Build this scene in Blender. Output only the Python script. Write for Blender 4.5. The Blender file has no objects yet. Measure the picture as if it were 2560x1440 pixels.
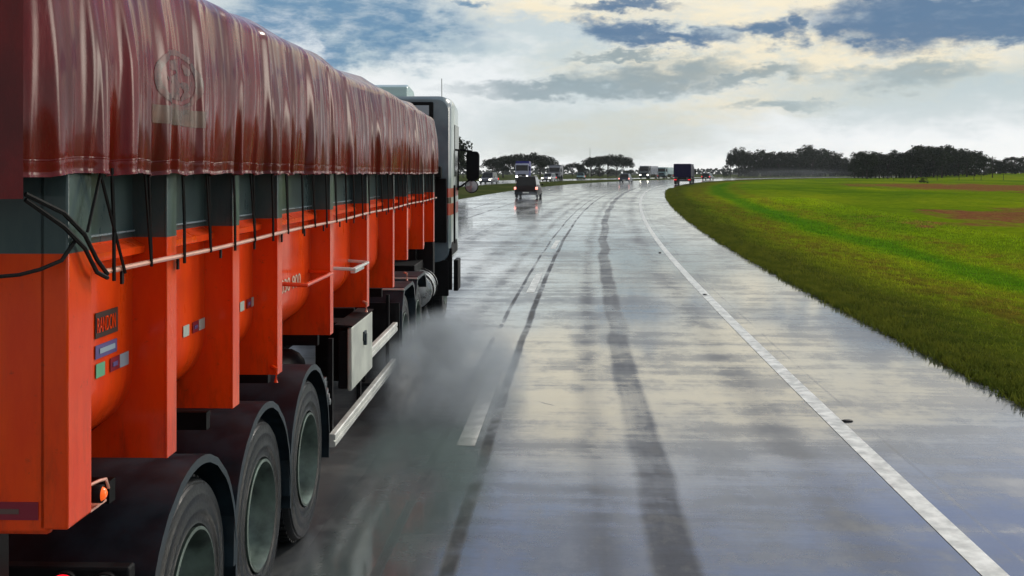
import bpy, bmesh, math, random
import numpy as np
from mathutils import Vector, Matrix, noise as mnoise
random.seed(7); rng = np.random.default_rng(7)
R_ = math.radians
scn = bpy.context.scene
COL = scn.collection
# ------------------------------------------------------------------ camera
FPX, CAMH, HV = 2700.0, 2.5, 434.0
cd = bpy.data.cameras.new('camera'); cam = bpy.data.objects.new('camera', cd); COL.objects.link(cam)
cam.location = (0, 0, CAMH); cam.rotation_euler = (R_(90), 0, 0)
cd.sensor_width = 36; cd.lens = FPX / 2560 * 36; cd.shift_y = -(720 - HV) / 2560
cd.clip_start = 0.1; cd.clip_end = 9000
scn.camera = cam
scn.view_settings.view_transform = 'Standard'; scn.view_settings.look = 'None'
scn.view_settings.exposure = 0.0; scn.view_settings.gamma = 1
# ------------------------------------------------------------------ node helpers
class N:
    def __init__(s, tree): s.t = tree; s.n = tree.nodes; s.l = tree.links
    def new(s, ty, **k):
        n = s.n.new(ty)
        for a, b in k.items(): setattr(n, a, b)
        return n
    def put(s, sock, v):
        if hasattr(v, 'is_linked') or hasattr(v, 'links'): s.l.new(v, sock)
        elif v is not None: sock.default_value = v
    def m(s, op, a=None, b=None, c=None, clamp=False):
        n = s.new('ShaderNodeMath', operation=op); n.use_clamp = clamp
        for i, v in enumerate((a, b, c)):
            if v is not None: s.put(n.inputs[i], v)
        return n.outputs[0]
    def mix(s, f, a, b, mode='MIX'):
        n = s.new('ShaderNodeMix', data_type='RGBA', blend_type=mode)
        s.put(n.inputs[0], f); s.put(n.inputs[6], a if not isinstance(a, tuple) else (*a[:3], 1)); s.put(n.inputs[7], b if not isinstance(b, tuple) else (*b[:3], 1))
        return n.outputs[2]
    def noise(s, vec, scale, detail=3, rough=.55, dist=0.0, out='Fac'):
        n = s.new('ShaderNodeTexNoise'); s.put(n.inputs['Vector'], vec)
        n.inputs['Scale'].default_value = scale; n.inputs['Detail'].default_value = detail
        n.inputs['Roughness'].default_value = rough; n.inputs['Distortion'].default_value = dist
        return n.outputs[out]
    def ss(s, v, a, b, lo=0.0, hi=1.0):
        n = s.new('ShaderNodeMapRange', interpolation_type='SMOOTHSTEP'); s.put(n.inputs[0], v)
        n.inputs[1].default_value = a; n.inputs[2].default_value = b; n.inputs[3].default_value = lo; n.inputs[4].default_value = hi
        return n.outputs[0]
    def scale(s, vec, sc, loc=(0, 0, 0)):
        n = s.new('ShaderNodeMapping'); s.put(n.inputs[0], vec); n.inputs['Scale'].default_value = sc; n.inputs['Location'].default_value = loc
        return n.outputs[0]
    def sep(s, v):
        n = s.new('ShaderNodeSeparateXYZ'); s.put(n.inputs[0], v); return n.outputs
    def comb(s, x, y, z=0.0):
        n = s.new('ShaderNodeCombineXYZ'); s.put(n.inputs[0], x); s.put(n.inputs[1], y); s.put(n.inputs[2], z); return n.outputs[0]

# ------------------------------------------------------------------ world: sky with broken storm clouds
SUN_AZ, SUN_EL = 38.0, 34.0         # degrees right of straight ahead, above the horizon
world = bpy.data.worlds.new('World'); scn.world = world; world.use_nodes = True
w = N(world.node_tree); w.n.clear()
wout = w.new('ShaderNodeOutputWorld'); bg = w.new('ShaderNodeBackground'); bg.inputs[1].default_value = 0.1
sky = w.new('ShaderNodeTexSky', sky_type='NISHITA'); sky.sun_disc = False
sky.sun_elevation = R_(SUN_EL); sky.sun_rotation = R_(SUN_AZ); sky.air_density = 1.2; sky.dust_density = 2.0
tc = w.new('ShaderNodeTexCoord').outputs['Generated']
sx, sy, sz = w.sep(tc)
hor = w.m('SQRT', w.m('ADD', w.m('MULTIPLY', sx, sx), w.m('MULTIPLY', sy, sy)))
az = w.m('MULTIPLY', w.m('ARCTAN2', sx, sy), 57.2958)
el = w.m('MULTIPLY', w.m('ARCTAN2', sz, hor), 57.2958)
P = w.comb(az, el, 0.0)
# noise used to break up every cloud's outline (degrees)
def wob(scale_, amp, off):
    c = w.noise(w.scale(P, (scale_, scale_ * 2.2, 1), (off, off * 1.3, off)), 1.0, 6, .62, out='Color')
    a = w.sep(c)
    return w.m('MULTIPLY', w.m('SUBTRACT', a[0], .5), amp), w.m('MULTIPLY', w.m('SUBTRACT', a[1], .5), amp * .5)
w1 = wob(.22, 8.5, 3.1); w2 = wob(.9, 2.6, 9.7)
AZ = w.m('ADD', az, w.m('ADD', w1[0], w2[0])); EL = w.m('ADD', el, w.m('ADD', w.m('MULTIPLY', w1[1], .8), w.m('MULTIPLY', w2[1], 1.1)))
def ang(u, v):
    a = math.atan((u - 1280) / FPX); return math.degrees(a), math.degrees(math.atan((HV - v) / FPX * math.cos(a)))
def blob(a0, e0, ra, re, tilt=0, soft=.75):
    dx = w.m('SUBTRACT', AZ, a0); dy = w.m('SUBTRACT', EL, e0)
    c, s_ = math.cos(R_(tilt)), math.sin(R_(tilt))
    X = w.m('DIVIDE', w.m('ADD', w.m('MULTIPLY', dx, c), w.m('MULTIPLY', dy, s_)), ra)
    Y = w.m('DIVIDE', w.m('SUBTRACT', w.m('MULTIPLY', dy, c), w.m('MULTIPLY', dx, s_)), re)
    d = w.m('SQRT', w.m('ADD', w.m('MULTIPLY', X, X), w.m('MULTIPLY', Y, Y)))
    return w.ss(d, 1.12 + soft * .6, 1.12 - soft, 0, 1)
def blobpx(u, v, ru, rv, tilt=0, soft=.75):
    a, e = ang(u, v); return blob(a, e, ru / 47.1, rv / 47.1, tilt, soft)
S = 10.0   # cloud radiance is divided by the background strength
def c(r, g, b, k=1.0): return (r * S * k, g * S * k, b * S * k)
# pale cloud veil: white at the horizon, cool grey higher; warm in places
veil = w.mix(w.ss(el, 0, 6.0), c(1.18, 1.18, 1.15), c(.58, .68, .71))
veil = w.mix(w.ss(el, 6, 12), veil, c(.66, .70, .72))
big = w.noise(w.scale(P, (.045, .12, 1), (4.2, 1.3, 0)), 1.0, 5, .6)
med = w.noise(w.scale(P, (.16, .42, 1), (1.2, 7.3, 0)), 1.0, 7, .62)
fine = w.noise(w.scale(P, (.6, 1.9, 1), (1.9, 2.7, 0)), 1.0, 6, .65)
veil = w.mix(w.m('MULTIPLY', w.ss(med, .45, .70), .55), veil, c(.97, .97, .94))
skyn = w.mix(.55, sky.outputs[0], c(.10, .25, .52))     # blue between the clouds
# generic broken cloud outside the framed part
gap = w.m('MULTIPLY', w.ss(w.m('ADD', big, w.m('MULTIPLY', med, .35)), .72, .56), w.ss(el, 9.5, 13.5))
col = w.mix(w.m('MULTIPLY', gap, .75), veil, skyn)
def lay(col, blobs, colour, k=1.0, tex=None):
    acc = None
    for b in blobs:
        acc = b if acc is None else w.m('MAXIMUM', acc, b)
    if tex is not None: acc = w.m('MULTIPLY', acc, tex)
    return w.mix(w.m('MULTIPLY', acc, k), col, colour)
# cream sunlit cloud
col = lay(col, [blobpx(2020, 150, 520, 62), blobpx(1860, 20, 300, 45), blobpx(1400, 25, 190, 30), blobpx(1720, 300, 420, 60, 8),
                blobpx(2330, 165, 260, 50)], c(.98, .87, .64), .9, w.ss(fine, .25, .62, .35, 1))
col = lay(col, [blobpx(1500, -60, 420, 60), blobpx(1400, -170, 330, 95), blobpx(1900, -130, 340, 110), blobpx(2260, -120, 200, 80)], c(1.05, .95, .72), .85)
# clean white cloud behind the tarp
col = lay(col, [blobpx(1000, 250, 300, 80), blobpx(740, 100, 110, 60, -25), blobpx(1180, 200, 200, 60), blobpx(2200, 330, 500, 45)], c(.97, .99, 1.0), .75)
# blue openings
sb = w.ss(fine, .30, .60, .55, 1)
col = lay(col, [blobpx(900, 40, 240, 70, -8), blobpx(700, 40, 150, 55), blobpx(1010, 70, 110, 70, 0, .5), blobpx(850, 120, 80, 40), blobpx(1160, -5, 60, 14)], c(.105, .25, .42), .92, sb)
# blue-grey rain clouds
col = lay(col, [blobpx(2400, 40, 290, 74, 0, .4), blobpx(2600, 60, 220, 55, 0, .4), blobpx(2150, 78, 70, 26), blobpx(1560, 78, 125, 30, -6, .6),
                blobpx(1680, 98, 130, 20), blobpx(1910, 80, 95, 26, -8), blobpx(2005, 72, 38, 34, 25), blobpx(1560, 2, 120, 16)], c(.095, .19, .33), .95, w.ss(fine, .2, .55, .85, 1))
col = lay(col, [blobpx(1420, 212, 260, 22), blobpx(1640, 190, 190, 36, 4), blobpx(1860, 196, 150, 22, 7), blobpx(1560, 140, 110, 12), blobpx(1960, 270, 110, 12),
                blobpx(2250, 190, 150, 26)], c(.23, .32, .37), .8)
col = lay(col, [blobpx(2320, 250, 420, 70), blobpx(1450, 330, 420, 90)], c(.48, .58, .60), .6)
# above the frame: slate blue cloud that the near road mirrors
col = lay(col, [blob(2, 22, 26, 5.0, 0, .6), blob(26, 17, 15, 3.0, 0, .6), blob(-14, 16, 10, 3.5), blob(8, 29, 20, 3.5)], c(.30, .40, .70), .85, w.ss(med, .3, .55, .4, 1))
# unseen sky beside, behind and overhead darkened to give tarp and ribs contrast
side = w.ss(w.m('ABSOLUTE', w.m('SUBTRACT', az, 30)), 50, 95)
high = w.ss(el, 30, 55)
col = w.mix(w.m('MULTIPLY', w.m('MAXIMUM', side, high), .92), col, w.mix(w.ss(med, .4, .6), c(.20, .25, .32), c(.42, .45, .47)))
# bright patch added right of the frame, to put highlights on the tarp folds
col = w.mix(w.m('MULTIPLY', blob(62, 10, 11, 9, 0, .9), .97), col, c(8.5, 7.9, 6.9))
col = w.mix(w.ss(w.m('ABSOLUTE', az), 125, 150), col, c(.50, .50, .50))  # sky straight behind set to its own grey, to fill the rear faces
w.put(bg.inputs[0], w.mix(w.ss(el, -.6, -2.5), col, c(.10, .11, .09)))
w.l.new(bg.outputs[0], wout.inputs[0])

sd = bpy.data.lights.new('sun', 'SUN'); sun = bpy.data.objects.new('sun', sd); COL.objects.link(sun)
sd.energy = 1.6; sd.angle = R_(12); sd.color = (1, .93, .82)
dv = Vector((math.sin(R_(SUN_AZ)) * math.cos(R_(SUN_EL)), math.cos(R_(SUN_AZ)) * math.cos(R_(SUN_EL)), math.sin(R_(SUN_EL))))
sun.rotation_euler = dv.to_track_quat('Z', 'Y').to_euler(); sun.location = (30, 30, 60)

# ------------------------------------------------------------------ materials
MATS = {}
def mat(name, base, rough=.5, metal=0, spec=.5, coat=0, coat_r=.1, noise_amt=.0, nscale=8, bump=0, bscale=60, emis=None, estr=0, ior=None):
    if name in MATS: return MATS[name]
    m = bpy.data.materials.new(name); m.use_nodes = True; t = N(m.node_tree); b = t.n['Principled BSDF']
    b.inputs['Base Color'].default_value = (*base, 1); b.inputs['Roughness'].default_value = rough; b.inputs['Metallic'].default_value = metal
    b.inputs['Specular IOR Level'].default_value = spec; b.inputs['Coat Weight'].default_value = coat; b.inputs['Coat Roughness'].default_value = coat_r
    if ior: b.inputs['IOR'].default_value = ior
    oc = t.new('ShaderNodeTexCoord').outputs['Object']
    if noise_amt:
        nz = t.noise(oc, nscale, 5, .6)
        dark = tuple(x * (1 - noise_amt) for x in base); lite = tuple(min(1, x * (1 + noise_amt)) for x in base)
        t.put(b.inputs['Base Color'], t.mix(t.ss(nz, .3, .7), dark, lite))
        t.put(b.inputs['Roughness'], t.ss(nz, .3, .7, rough * .8, min(1, rough * 1.25)))
    if bump:
        bn = t.new('ShaderNodeBump'); bn.inputs['Strength'].default_value = bump; bn.inputs['Distance'].default_value = .01
        t.put(bn.inputs['Height'], t.noise(oc, bscale, 4)); t.l.new(bn.outputs[0], b.inputs['Normal'])
    if emis:
        b.inputs['Emission Color'].default_value = (*emis, 1); b.inputs['Emission Strength'].default_value = estr
    MATS[name] = m; return m

def paint_two_tone():
    m = bpy.data.materials.new('orange_and_grey_paint'); m.use_nodes = True; t = N(m.node_tree); b = t.n['Principled BSDF']
    oc = t.new('ShaderNodeTexCoord').outputs['Object']; x, y, z = t.sep(oc)
    nz = t.noise(t.scale(oc, (3, 3, .8)), 2.0, 6, .65)
    st = t.noise(t.scale(oc, (6, 6, 1.2)), 2.0, 6, .7)
    org = t.mix(t.ss(nz, .3, .75), (.90, .078, .004), (.78, .046, .003))
    org = t.mix(t.m('MULTIPLY', t.ss(st, .56, .8), .35), org, (.36, .06, .03))
    run = t.noise(t.scale(oc, (5, 5, 1.3), (2, 5, 1)), 2.0, 7, .72); low = t.ss(z, 1.95, 1.28)
    org = t.mix(t.m('MULTIPLY', t.m('MULTIPLY', t.ss(run, .46, .74), low), .6), org, (.22, .03, .008))
    spk = t.noise(oc, 22.0, 6, .75); org = t.mix(t.m('MULTIPLY', t.ss(spk, .60, .72), .45), org, (.22, .04, .015))
    gry = t.mix(t.ss(nz, .3, .7), (.050, .082, .092), (.085, .125, .125))
    t.put(b.inputs['Base Color'], t.mix(t.ss(z, 2.228, 2.232), org, gry))
    t.put(b.inputs['Roughness'], t.ss(nz, .3, .8, .26, .42))
    b.inputs['Coat Weight'].default_value = .45; b.inputs['Coat Roughness'].default_value = .10; b.inputs['Specular IOR Level'].default_value = .15
    bn = t.new('ShaderNodeBump'); bn.inputs['Strength'].default_value = .25; bn.inputs['Distance'].default_value = .01
    t.put(bn.inputs['Height'], t.noise(t.scale(oc, (2, 1.2, .6)), 2.0, 2)); t.l.new(bn.outputs[0], b.inputs['Normal'])
    return m
PAINT = paint_two_tone()
def tarp_mat():
    m = bpy.data.materials.new('wet_red_tarpaulin'); m.use_nodes = True; t = N(m.node_tree); b = t.n['Principled BSDF']
    oc = t.new('ShaderNodeTexCoord').outputs['Object']
    nz = t.noise(t.scale(oc, (2, 2, 1)), 1.6, 6, .65)
    t.put(b.inputs['Base Color'], t.mix(t.ss(nz, .3, .72), (.19, .005, .007), (.085, .004, .006)))
    t.put(b.inputs['Roughness'], t.ss(nz, .25, .75, .20, .34))
    b.inputs['Coat Weight'].default_value = .52; b.inputs['Coat Roughness'].default_value = .08; b.inputs['IOR'].default_value = 1.3; b.inputs['Specular IOR Level'].default_value = .2
    wv = t.noise(t.scale(oc, (6, 5, 1.4)), 3.0, 5, .6)
    bn = t.new('ShaderNodeBump'); bn.inputs['Strength'].default_value = .35; bn.inputs['Distance'].default_value = .012
    t.put(bn.inputs['Height'], t.m('ADD', wv, t.m('MULTIPLY', t.noise(oc, 55, 3), .12))); t.l.new(bn.outputs[0], b.inputs['Normal'])
    return m
TARP = tarp_mat()
M = dict(
    black=mat('black_steel', (.006, .0065, .008), .6, 0, .15, noise_amt=.4, nscale=5),
    rubber=mat('tyre_rubber', (.006, .008, .010), .36, 0, .35, noise_amt=.35, nscale=9, bump=.3, bscale=40),
    guard=mat('mudguard_plastic', (.012, .024, .034), .38, 0, .35, noise_amt=.4, nscale=6),
    rim=mat('dull_steel_rim', (.105, .145, .125), .42, .3, .5, noise_amt=.6, nscale=4),
    alu=mat('aluminium_rail', (.80, .81, .76), .35, .25, .5, noise_amt=.12, nscale=6),
    panel=mat('pale_grey_panel', (.55, .58, .52), .4, .1, .5, noise_amt=.15, nscale=4),
    rope=mat('black_rope', (.010, .010, .010), .8, 0, .3),
    rail=mat('pale_orange_rail', (.85, .42, .30), .3, .1, .5, coat=.5),
    cabgrey=mat('cab_grey_paint', (.30, .38, .44), .3, 0, .5, coat=.5, noise_amt=.12, nscale=3),
    cabwhite=mat('cab_white_paint', (.72, .76, .72), .3, 0, .5, coat=.5, noise_amt=.08, nscale=3),
    cabred=mat('cab_red_stripe', (.65, .03, .02), .3, 0, .5, coat=.5),
    glass=mat('dark_glass', (.008, .010, .012), .08, 0, .4),
    amber=mat('amber_lamp', (.8, .18, .02), .2, emis=(1, .10, .01), estr=.7),
    redlamp=mat('red_lamp', (.7, .01, .01), .2, emis=(1, .01, .02), estr=1.3),
    greylens=mat('clear_lamp_lens', (.25, .30, .30), .12, 0, .7, coat=1),
    chrome=mat('polished_tank', (.42, .45, .46), .30, .8, .5, noise_amt=.3),
    refw=mat('reflective_white_sticker', (.45, .55, .50), .35), refg=mat('reflective_green_sticker', (.12, .42, .25), .35),
    refb=mat('reflective_blue_sticker', (.30, .42, .50), .35), refr=mat('reflective_red_sticker', (.22, .012, .03), .35),
    blue_st=mat('blue_sticker', (.10, .09, .26), .4), ink=mat('black_ink', (.02, .008, .006), .5),
    logo=mat('faded_green_print', (.115, .020, .018), .3, noise_amt=.6, nscale=14), logo2=mat('faded_green_patch', (.12, .055, .038), .3, noise_amt=.5, nscale=12),
    tealbox=mat('pale_teal_fairing', (.42, .58, .58), .35, coat=.4),
    wornwhite=mat('worn_white_lettering', (.62, .50, .38), .5, noise_amt=.3, nscale=10),
)
# ------------------------------------------------------------------ mesh builder
class MB:
    def __init__(s): s.v = []; s.f = []; s.mi = []; s.mats = []
    def mm(s, m):
        if m not in s.mats: s.mats.append(m)
        return s.mats.index(m)
    def add(s, vs, fs, m=None):
        o = len(s.v); s.v += [tuple(p) for p in vs]; k = s.mm(m) if m else 0
        for f in fs: s.f.append(tuple(i + o for i in f)); s.mi.append(k)
        return s
    def box(s, x0, x1, y0, y1, z0, z1, m=None):
        vs = [(x, y, z) for x in (x0, x1) for y in (y0, y1) for z in (z0, z1)]
        return s.add(vs, [(0, 1, 3, 2), (4, 6, 7, 5), (0, 4, 5, 1), (2, 3, 7, 6), (0, 2, 6, 4), (1, 5, 7, 3)], m)
    def tube(s, pts, r, n=8, m=None, closed=False):
        pts = [Vector(p) for p in pts]; vs = []; L = len(pts)
        for i, p in enumerate(pts):
            a = pts[i - 1] if (i > 0 or closed) else p; b_ = pts[(i + 1) % L] if (i < L - 1 or closed) else p
            d = (b_ - a).normalized(); up = Vector((0, 0, 1)) if abs(d.z) < .9 else Vector((0, 1, 0))
            e1 = d.cross(up).normalized(); e2 = d.cross(e1)
            rr = r[i] if isinstance(r, (list, tuple)) else r
            for k in range(n):
                t = 2 * math.pi * k / n; vs.append(p + e1 * math.cos(t) * rr + e2 * math.sin(t) * rr)
        fs = []
        for i in range(L if closed else L - 1):
            j = (i + 1) % L
            for k in range(n): fs.append((i * n + k, i * n + (k + 1) % n, j * n + (k + 1) % n, j * n + k))
        if not closed: fs += [tuple(range(n))[::-1], tuple(range((L - 1) * n, L * n))]
        return s.add(vs, fs, m)
    def latheX(s, prof, cx, cy, cz, n=40, m=None, sgn=1):   # profile (x offset, radius) turned about an axis along X
        vs = []; L = len(prof)
        for (dx, r) in prof:
            for k in range(n):
                t = 2 * math.pi * k / n; vs.append((cx + dx * sgn, cy + r * math.cos(t), cz + r * math.sin(t)))
        fs = [(i * n + k, i * n + (k + 1) % n, (i + 1) * n + (k + 1) % n, (i + 1) * n + k) for i in range(L - 1) for k in range(n)]
        return s.add(vs, fs, m)
    def prism(s, poly, axis, a0, a1, m=None):  # polygon in the plane normal to axis, extruded a0..a1
        def P3(p, a): return (a, p[0], p[1]) if axis == 'x' else (p[0], a, p[1]) if axis == 'y' else (p[0], p[1], a)
        n = len(poly); vs = [P3(p, a0) for p in poly] + [P3(p, a1) for p in poly]
        return s.add(vs, [tuple(range(n))[::-1], tuple(range(n, 2 * n))] + [(i, (i + 1) % n, (i + 1) % n + n, i + n) for i in range(n)], m)
    def build(s, name, m=None, parent=None, off=(0, 0, 0), sharp=35, bevel=0, uv=None):
        me = bpy.data.meshes.new(name)
        vs = [(x - off[0], y - off[1], z - off[2]) for x, y, z in s.v]
        me.from_pydata(vs, [], s.f)
        ms = s.mats if s.mats and not (len(s.mats) == 1 and s.mats[0] is None) else [m]
        for q in ms: me.materials.append(q)
        if len(ms) > 1: me.polygons.foreach_set('material_index', s.mi)
        bm = bmesh.new(); bm.from_mesh(me); bmesh.ops.recalc_face_normals(bm, faces=bm.faces)
        for e in bm.edges: e.smooth = (len(e.link_faces) == 2 and e.calc_face_angle(3.2) < R_(sharp))
        for f in bm.faces: f.smooth = True
        bm.to_mesh(me); bm.free()
        o = bpy.data.objects.new(name, me); COL.objects.link(o)
        if parent: o.parent = parent
        if bevel:
            bv = o.modifiers.new('bevel', 'BEVEL'); bv.width = bevel; bv.segments = 2; bv.limit_method = 'ANGLE'; bv.angle_limit = R_(40)
        return o
def tag(o, label=None, cat=None, group=None, kind=None):
    if label: o['label'] = label
    if cat: o['category'] = cat
    if group: o['group'] = group
    if kind: o['kind'] = kind
    return o
def empty(name, loc, rz=0):
    o = bpy.data.objects.new(name, None); COL.objects.link(o); o.location = loc; o.rotation_euler = (0, 0, rz); o.empty_display_size = .3; return o
def copy_tree(o, parent=None):
    c_ = o.copy(); COL.objects.link(c_); c_.parent = parent
    for ch in list(o.children): copy_tree(ch, c_)
    return c_

# ------------------------------------------------------------------ the road's course: s along, t across (t = 0 is the right edge line)
def zr(s):
    k = s - 40; sp = 10 * math.log1p(math.exp(max(-50, min(50, k / 10))))
    return 1.5 * (1 - math.exp(-sp / 130))
DS = 1.0; S0, S1 = -40.0, 640.0
axis = []
x, y, a = 2.65, 0.0, math.atan(.0496)
def kap(s): return 1 / 1100 if s < 90 else 1 / 1100 + (1 / 400 - 1 / 1100) * min(1, (s - 90) / 110)
fwd = []; s_ = 0.0
while s_ <= S1: fwd.append((s_, x, y, a)); x += math.sin(a) * DS; y += math.cos(a) * DS; a += kap(s_) * DS; s_ += DS
x, y, a = 2.65, 0.0, math.atan(.0496); bwd = []; s_ = 0.0
while s_ > S0: x -= math.sin(a) * DS; y -= math.cos(a) * DS; a -= DS / 1100; s_ -= DS; bwd.append((s_, x, y, a))
axis = bwd[::-1] + fwd
AX = np.array(axis)
def RP(s, t, dz=0.0):
    i = (s - AX[0, 0]) / DS; i = max(0, min(len(AX) - 2, i)); k = int(i); fr = i - k
    r = AX[k] * (1 - fr) + AX[k + 1] * fr
    return Vector((r[1] + t * math.cos(r[3]), r[2] - t * math.sin(r[3]), zr(s) + dz))
def RH(s): return float(np.interp(s, AX[:, 0], AX[:, 3]))
T_R, T_ML, T_MH, T_OL = 2.3, -14.4, -25.0, -40.0      # grass edge, median edges, far edge of the other roadway
def OZ(t): return 0.0
def verge_z(t):                # height relative to the road of the grass corridor
    if t > T_R: return -.05 + .10 * min(1, (t - T_R) / .6) - .12 * math.exp(-((t - 9) / 4) ** 2)
    return 0
def strip(name, tcols, zfun, ss, m, uvs=True, **kw):
    nt = len(tcols); vs = []; fs = []; uv = []
    for s in ss:
        for t in tcols:
            vs.append(tuple(RP(s, t, zfun(t, s)))); uv.append((t, s))
    for i in range(len(ss) - 1):
        for j in range(nt - 1):
            q = i * nt + j; fs.append((q, q + 1, q + nt + 1, q + nt))
    me = bpy.data.meshes.new(name); me.from_pydata(vs, [], fs); me.materials.append(m)
    ul = me.uv_layers.new(name='UVMap')
    li = np.zeros(len(me.loops), dtype=np.int32); me.loops.foreach_get('vertex_index', li)
    ul.data.foreach_set('uv', np.array(uv, dtype=np.float32)[li].ravel())
    me.polygons.foreach_set('use_smooth', [True] * len(fs))
    o = bpy.data.objects.new(name, me); COL.objects.link(o); return o
SS = list(np.concatenate([np.arange(-38, 40, 1.0), np.arange(40, 200, 2.0), np.arange(200, 624, 4.0)]))

def road_mat(name, opp=False):
    m = bpy.data.materials.new(name); m.use_nodes = True; t = N(m.node_tree); b = t.n['Principled BSDF']
    uv = t.new('ShaderNodeUVMap').outputs[0]; tt, s, _ = t.sep(uv)
    wig = t.m('MULTIPLY', t.m('SUBTRACT', t.noise(t.scale(uv, (.0, .12, 1)), 1.0, 3), .5), .45)
    tw = t.m('ADD', tt, wig)
    def band(c0, hw, soft): # 1 inside a longitudinal band
        d = t.m('ABSOLUTE', t.m('SUBTRACT', tw, c0)); return t.ss(d, hw + soft, max(0, hw - soft * .3), 0, 1)
    streak = t.noise(t.scale(uv, (5.0, .22, 1)), 1.0, 5, .65)
    streak2 = t.noise(t.scale(uv, (1.3, .06, 1)), 1.0, 5, .6)
    cross = t.noise(t.scale(uv, (.16, 1.1, 1), (7, 3, 0)), 1.0, 5, .65)
    patch = t.noise(t.scale(uv, (.45, .22, 1)), 1.0, 5, .65)
    grit = t.noise(t.scale(uv, (1, 1, 1)), 38.0, 4, .7)
    base = t.mix(t.ss(patch, .3, .7), (.055, .062, .070), (.090, .097, .100))
    base = t.mix(t.m('MULTIPLY', t.ss(streak, .5, .75), .5), base, (.03, .034, .040))
    base = t.mix(t.ss(grit, .35, .7), t.mix(.35, base, (.025, .025, .03)), base)
    tr = None
    specs = [(-1.95, .13, .07, 1.0), (-2.42, .06, .18, .55), (-.62, .10, .28, .45), (-4.35, .05, .16, .55), (-5.2, .15, .3, .5), (-6.7, .15, .3, .4)] if not opp else [(-27, .3, .4, .4), (-30, .3, .4, .4), (-34, .3, .4, .4)]
    for c0, hw, so, k in specs:
        bb = t.m('MULTIPLY', band(c0, hw, so), t.m('MULTIPLY', t.ss(streak2, .25, .6, .35, 1), k))
        tr = bb if tr is None else t.m('MAXIMUM', tr, bb)
    lane = t.m('ADD', t.m('SUBTRACT', tt, -3.56), t.m('MULTIPLY', wig, .25))
    jt = None
    for c0, k, hw in ([(-3.40, 1, .048), (-3.84, .85, .032), (-9.1, .8, .06), (-10.7, .8, .06), (-7.0, .4, .03), (.28, .25, .015)] if not opp else [(-31, .3, .03)]):
        d = t.m('ABSOLUTE', t.m('SUBTRACT', t.m('ADD', tt, t.m('MULTIPLY', wig, .3)), c0))
        j = t.m('MULTIPLY', t.ss(d, hw * 1.5, hw * .6, 0, 1), k); jt = j if jt is None else t.m('MAXIMUM', jt, j)
    jt = t.m('MULTIPLY', jt, t.ss(t.noise(t.scale(uv, (.8, .5, 1), (3, 0, 0)), 1.0, 4, .7), .34, .55))
    # transverse slab joints every 6 m
    fr = t.m('ABSOLUTE', t.m('SUBTRACT', t.m('FRACT', t.m('DIVIDE', t.m('ADD', s, t.m('MULTIPLY', wig, .2)), 6.0)), .5))
    cj = t.m('MULTIPLY', t.ss(fr, .0042, .0012, 0, 1), t.ss(cross, .50, .68, 0, .2))
    # small cracks and spots
    cr = t.new('ShaderNodeTexVoronoi', feature='DISTANCE_TO_EDGE'); t.put(cr.inputs['Vector'], t.mix(.12, uv, t.noise(uv, 3, 3, out='Color'))); cr.inputs['Scale'].default_value = .9
    crk = t.m('MULTIPLY', t.ss(cr.outputs[0], .012, .003, 0, 1), t.ss(patch, .60, .68, 0, .8))
    dark = t.m('MAXIMUM', t.m('MAXIMUM', jt, cj), crk)
    base = t.mix(t.m('MULTIPLY', tr, .72), base, (.014, .016, .026))
    base = t.mix(t.m('MULTIPLY', dark, .85), base, (.012, .013, .016))
    base = t.mix(t.m('MULTIPLY', t.ss(blot if False else t.noise(t.scale(uv, (2.6, 1.4, 1), (5, 1, 0)), 1.0, 6, .72), .52, .40), .5), base, (.13, .135, .13))
    t.put(b.inputs['Base Color'], base)
    bands = t.noise(t.scale(uv, (.22, 1.6, 1), (2, 9, 0)), 1.0, 6, .7); blot = t.noise(t.scale(uv, (2.6, 1.4, 1), (5, 1, 0)), 1.0, 6, .72)
    wet = t.ss(t.m('ADD', t.m('MULTIPLY', patch, .4), t.m('ADD', t.m('MULTIPLY', bands, .35), t.m('MULTIPLY', blot, .25))), .40, .58)
    ro = t.m('ADD', t.ss(wet, 0, 1, .30, .09), t.m('MULTIPLY', tr, .16))
    ro = t.m('ADD', ro, t.m('MULTIPLY', dark, .4)); ro = t.m('ADD', ro, t.m('MULTIPLY', t.ss(cross, .4, .7), .09))
    churn = t.m('MULTIPLY', t.m('MULTIPLY', t.ss(tw, -3.9, -4.7), t.ss(tw, -9.0, -8.0)), t.ss(s, 26, 12))
    ro = t.m('ADD', ro, t.m('MULTIPLY', churn, .30))
    t.put(b.inputs['Roughness'], ro)
    b.inputs['IOR'].default_value = 1.9
    t.put(b.inputs['Specular IOR Level'], t.m('SUBTRACT', .62, t.m('MULTIPLY', t.m('MAXIMUM', tr, dark), .45)))
    t.put(b.inputs['Coat Weight'], t.m('SUBTRACT', t.ss(wet, 0, 1, .35, 1.0), t.m('MULTIPLY', t.m('MAXIMUM', tr, dark), .75)))
    t.put(b.inputs['Coat Roughness'], t.m('ADD', .06, t.m('MULTIPLY', churn, .34)))
    h = t.m('ADD', t.m('MULTIPLY', t.noise(t.scale(uv, (1, .35, 1)), 2.2, 4, .6), 1.0), t.m('MULTIPLY', t.noise(t.scale(uv, (.7, 3.0, 1)), 6.0, 3, .6), .30))
    h = t.m('ADD', h, t.m('ADD', t.m('MULTIPLY', grit, .12), t.m('MULTIPLY', blot, .35)))
    bn = t.new('ShaderNodeBump'); bn.inputs['Strength'].default_value = .13; bn.inputs['Distance'].default_value = .02
    t.put(bn.inputs['Height'], h); t.l.new(bn.outputs[0], b.inputs['Normal'])
    return m
ROADM = road_mat('wet_concrete_road')
road = strip('road', [T_ML, -10.8, -7.2, -3.6, 0, T_R], lambda t, s: 0, SS, ROADM); tag(road, kind='structure')
ROADO = road_mat('wet_opposite_road', True)
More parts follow.
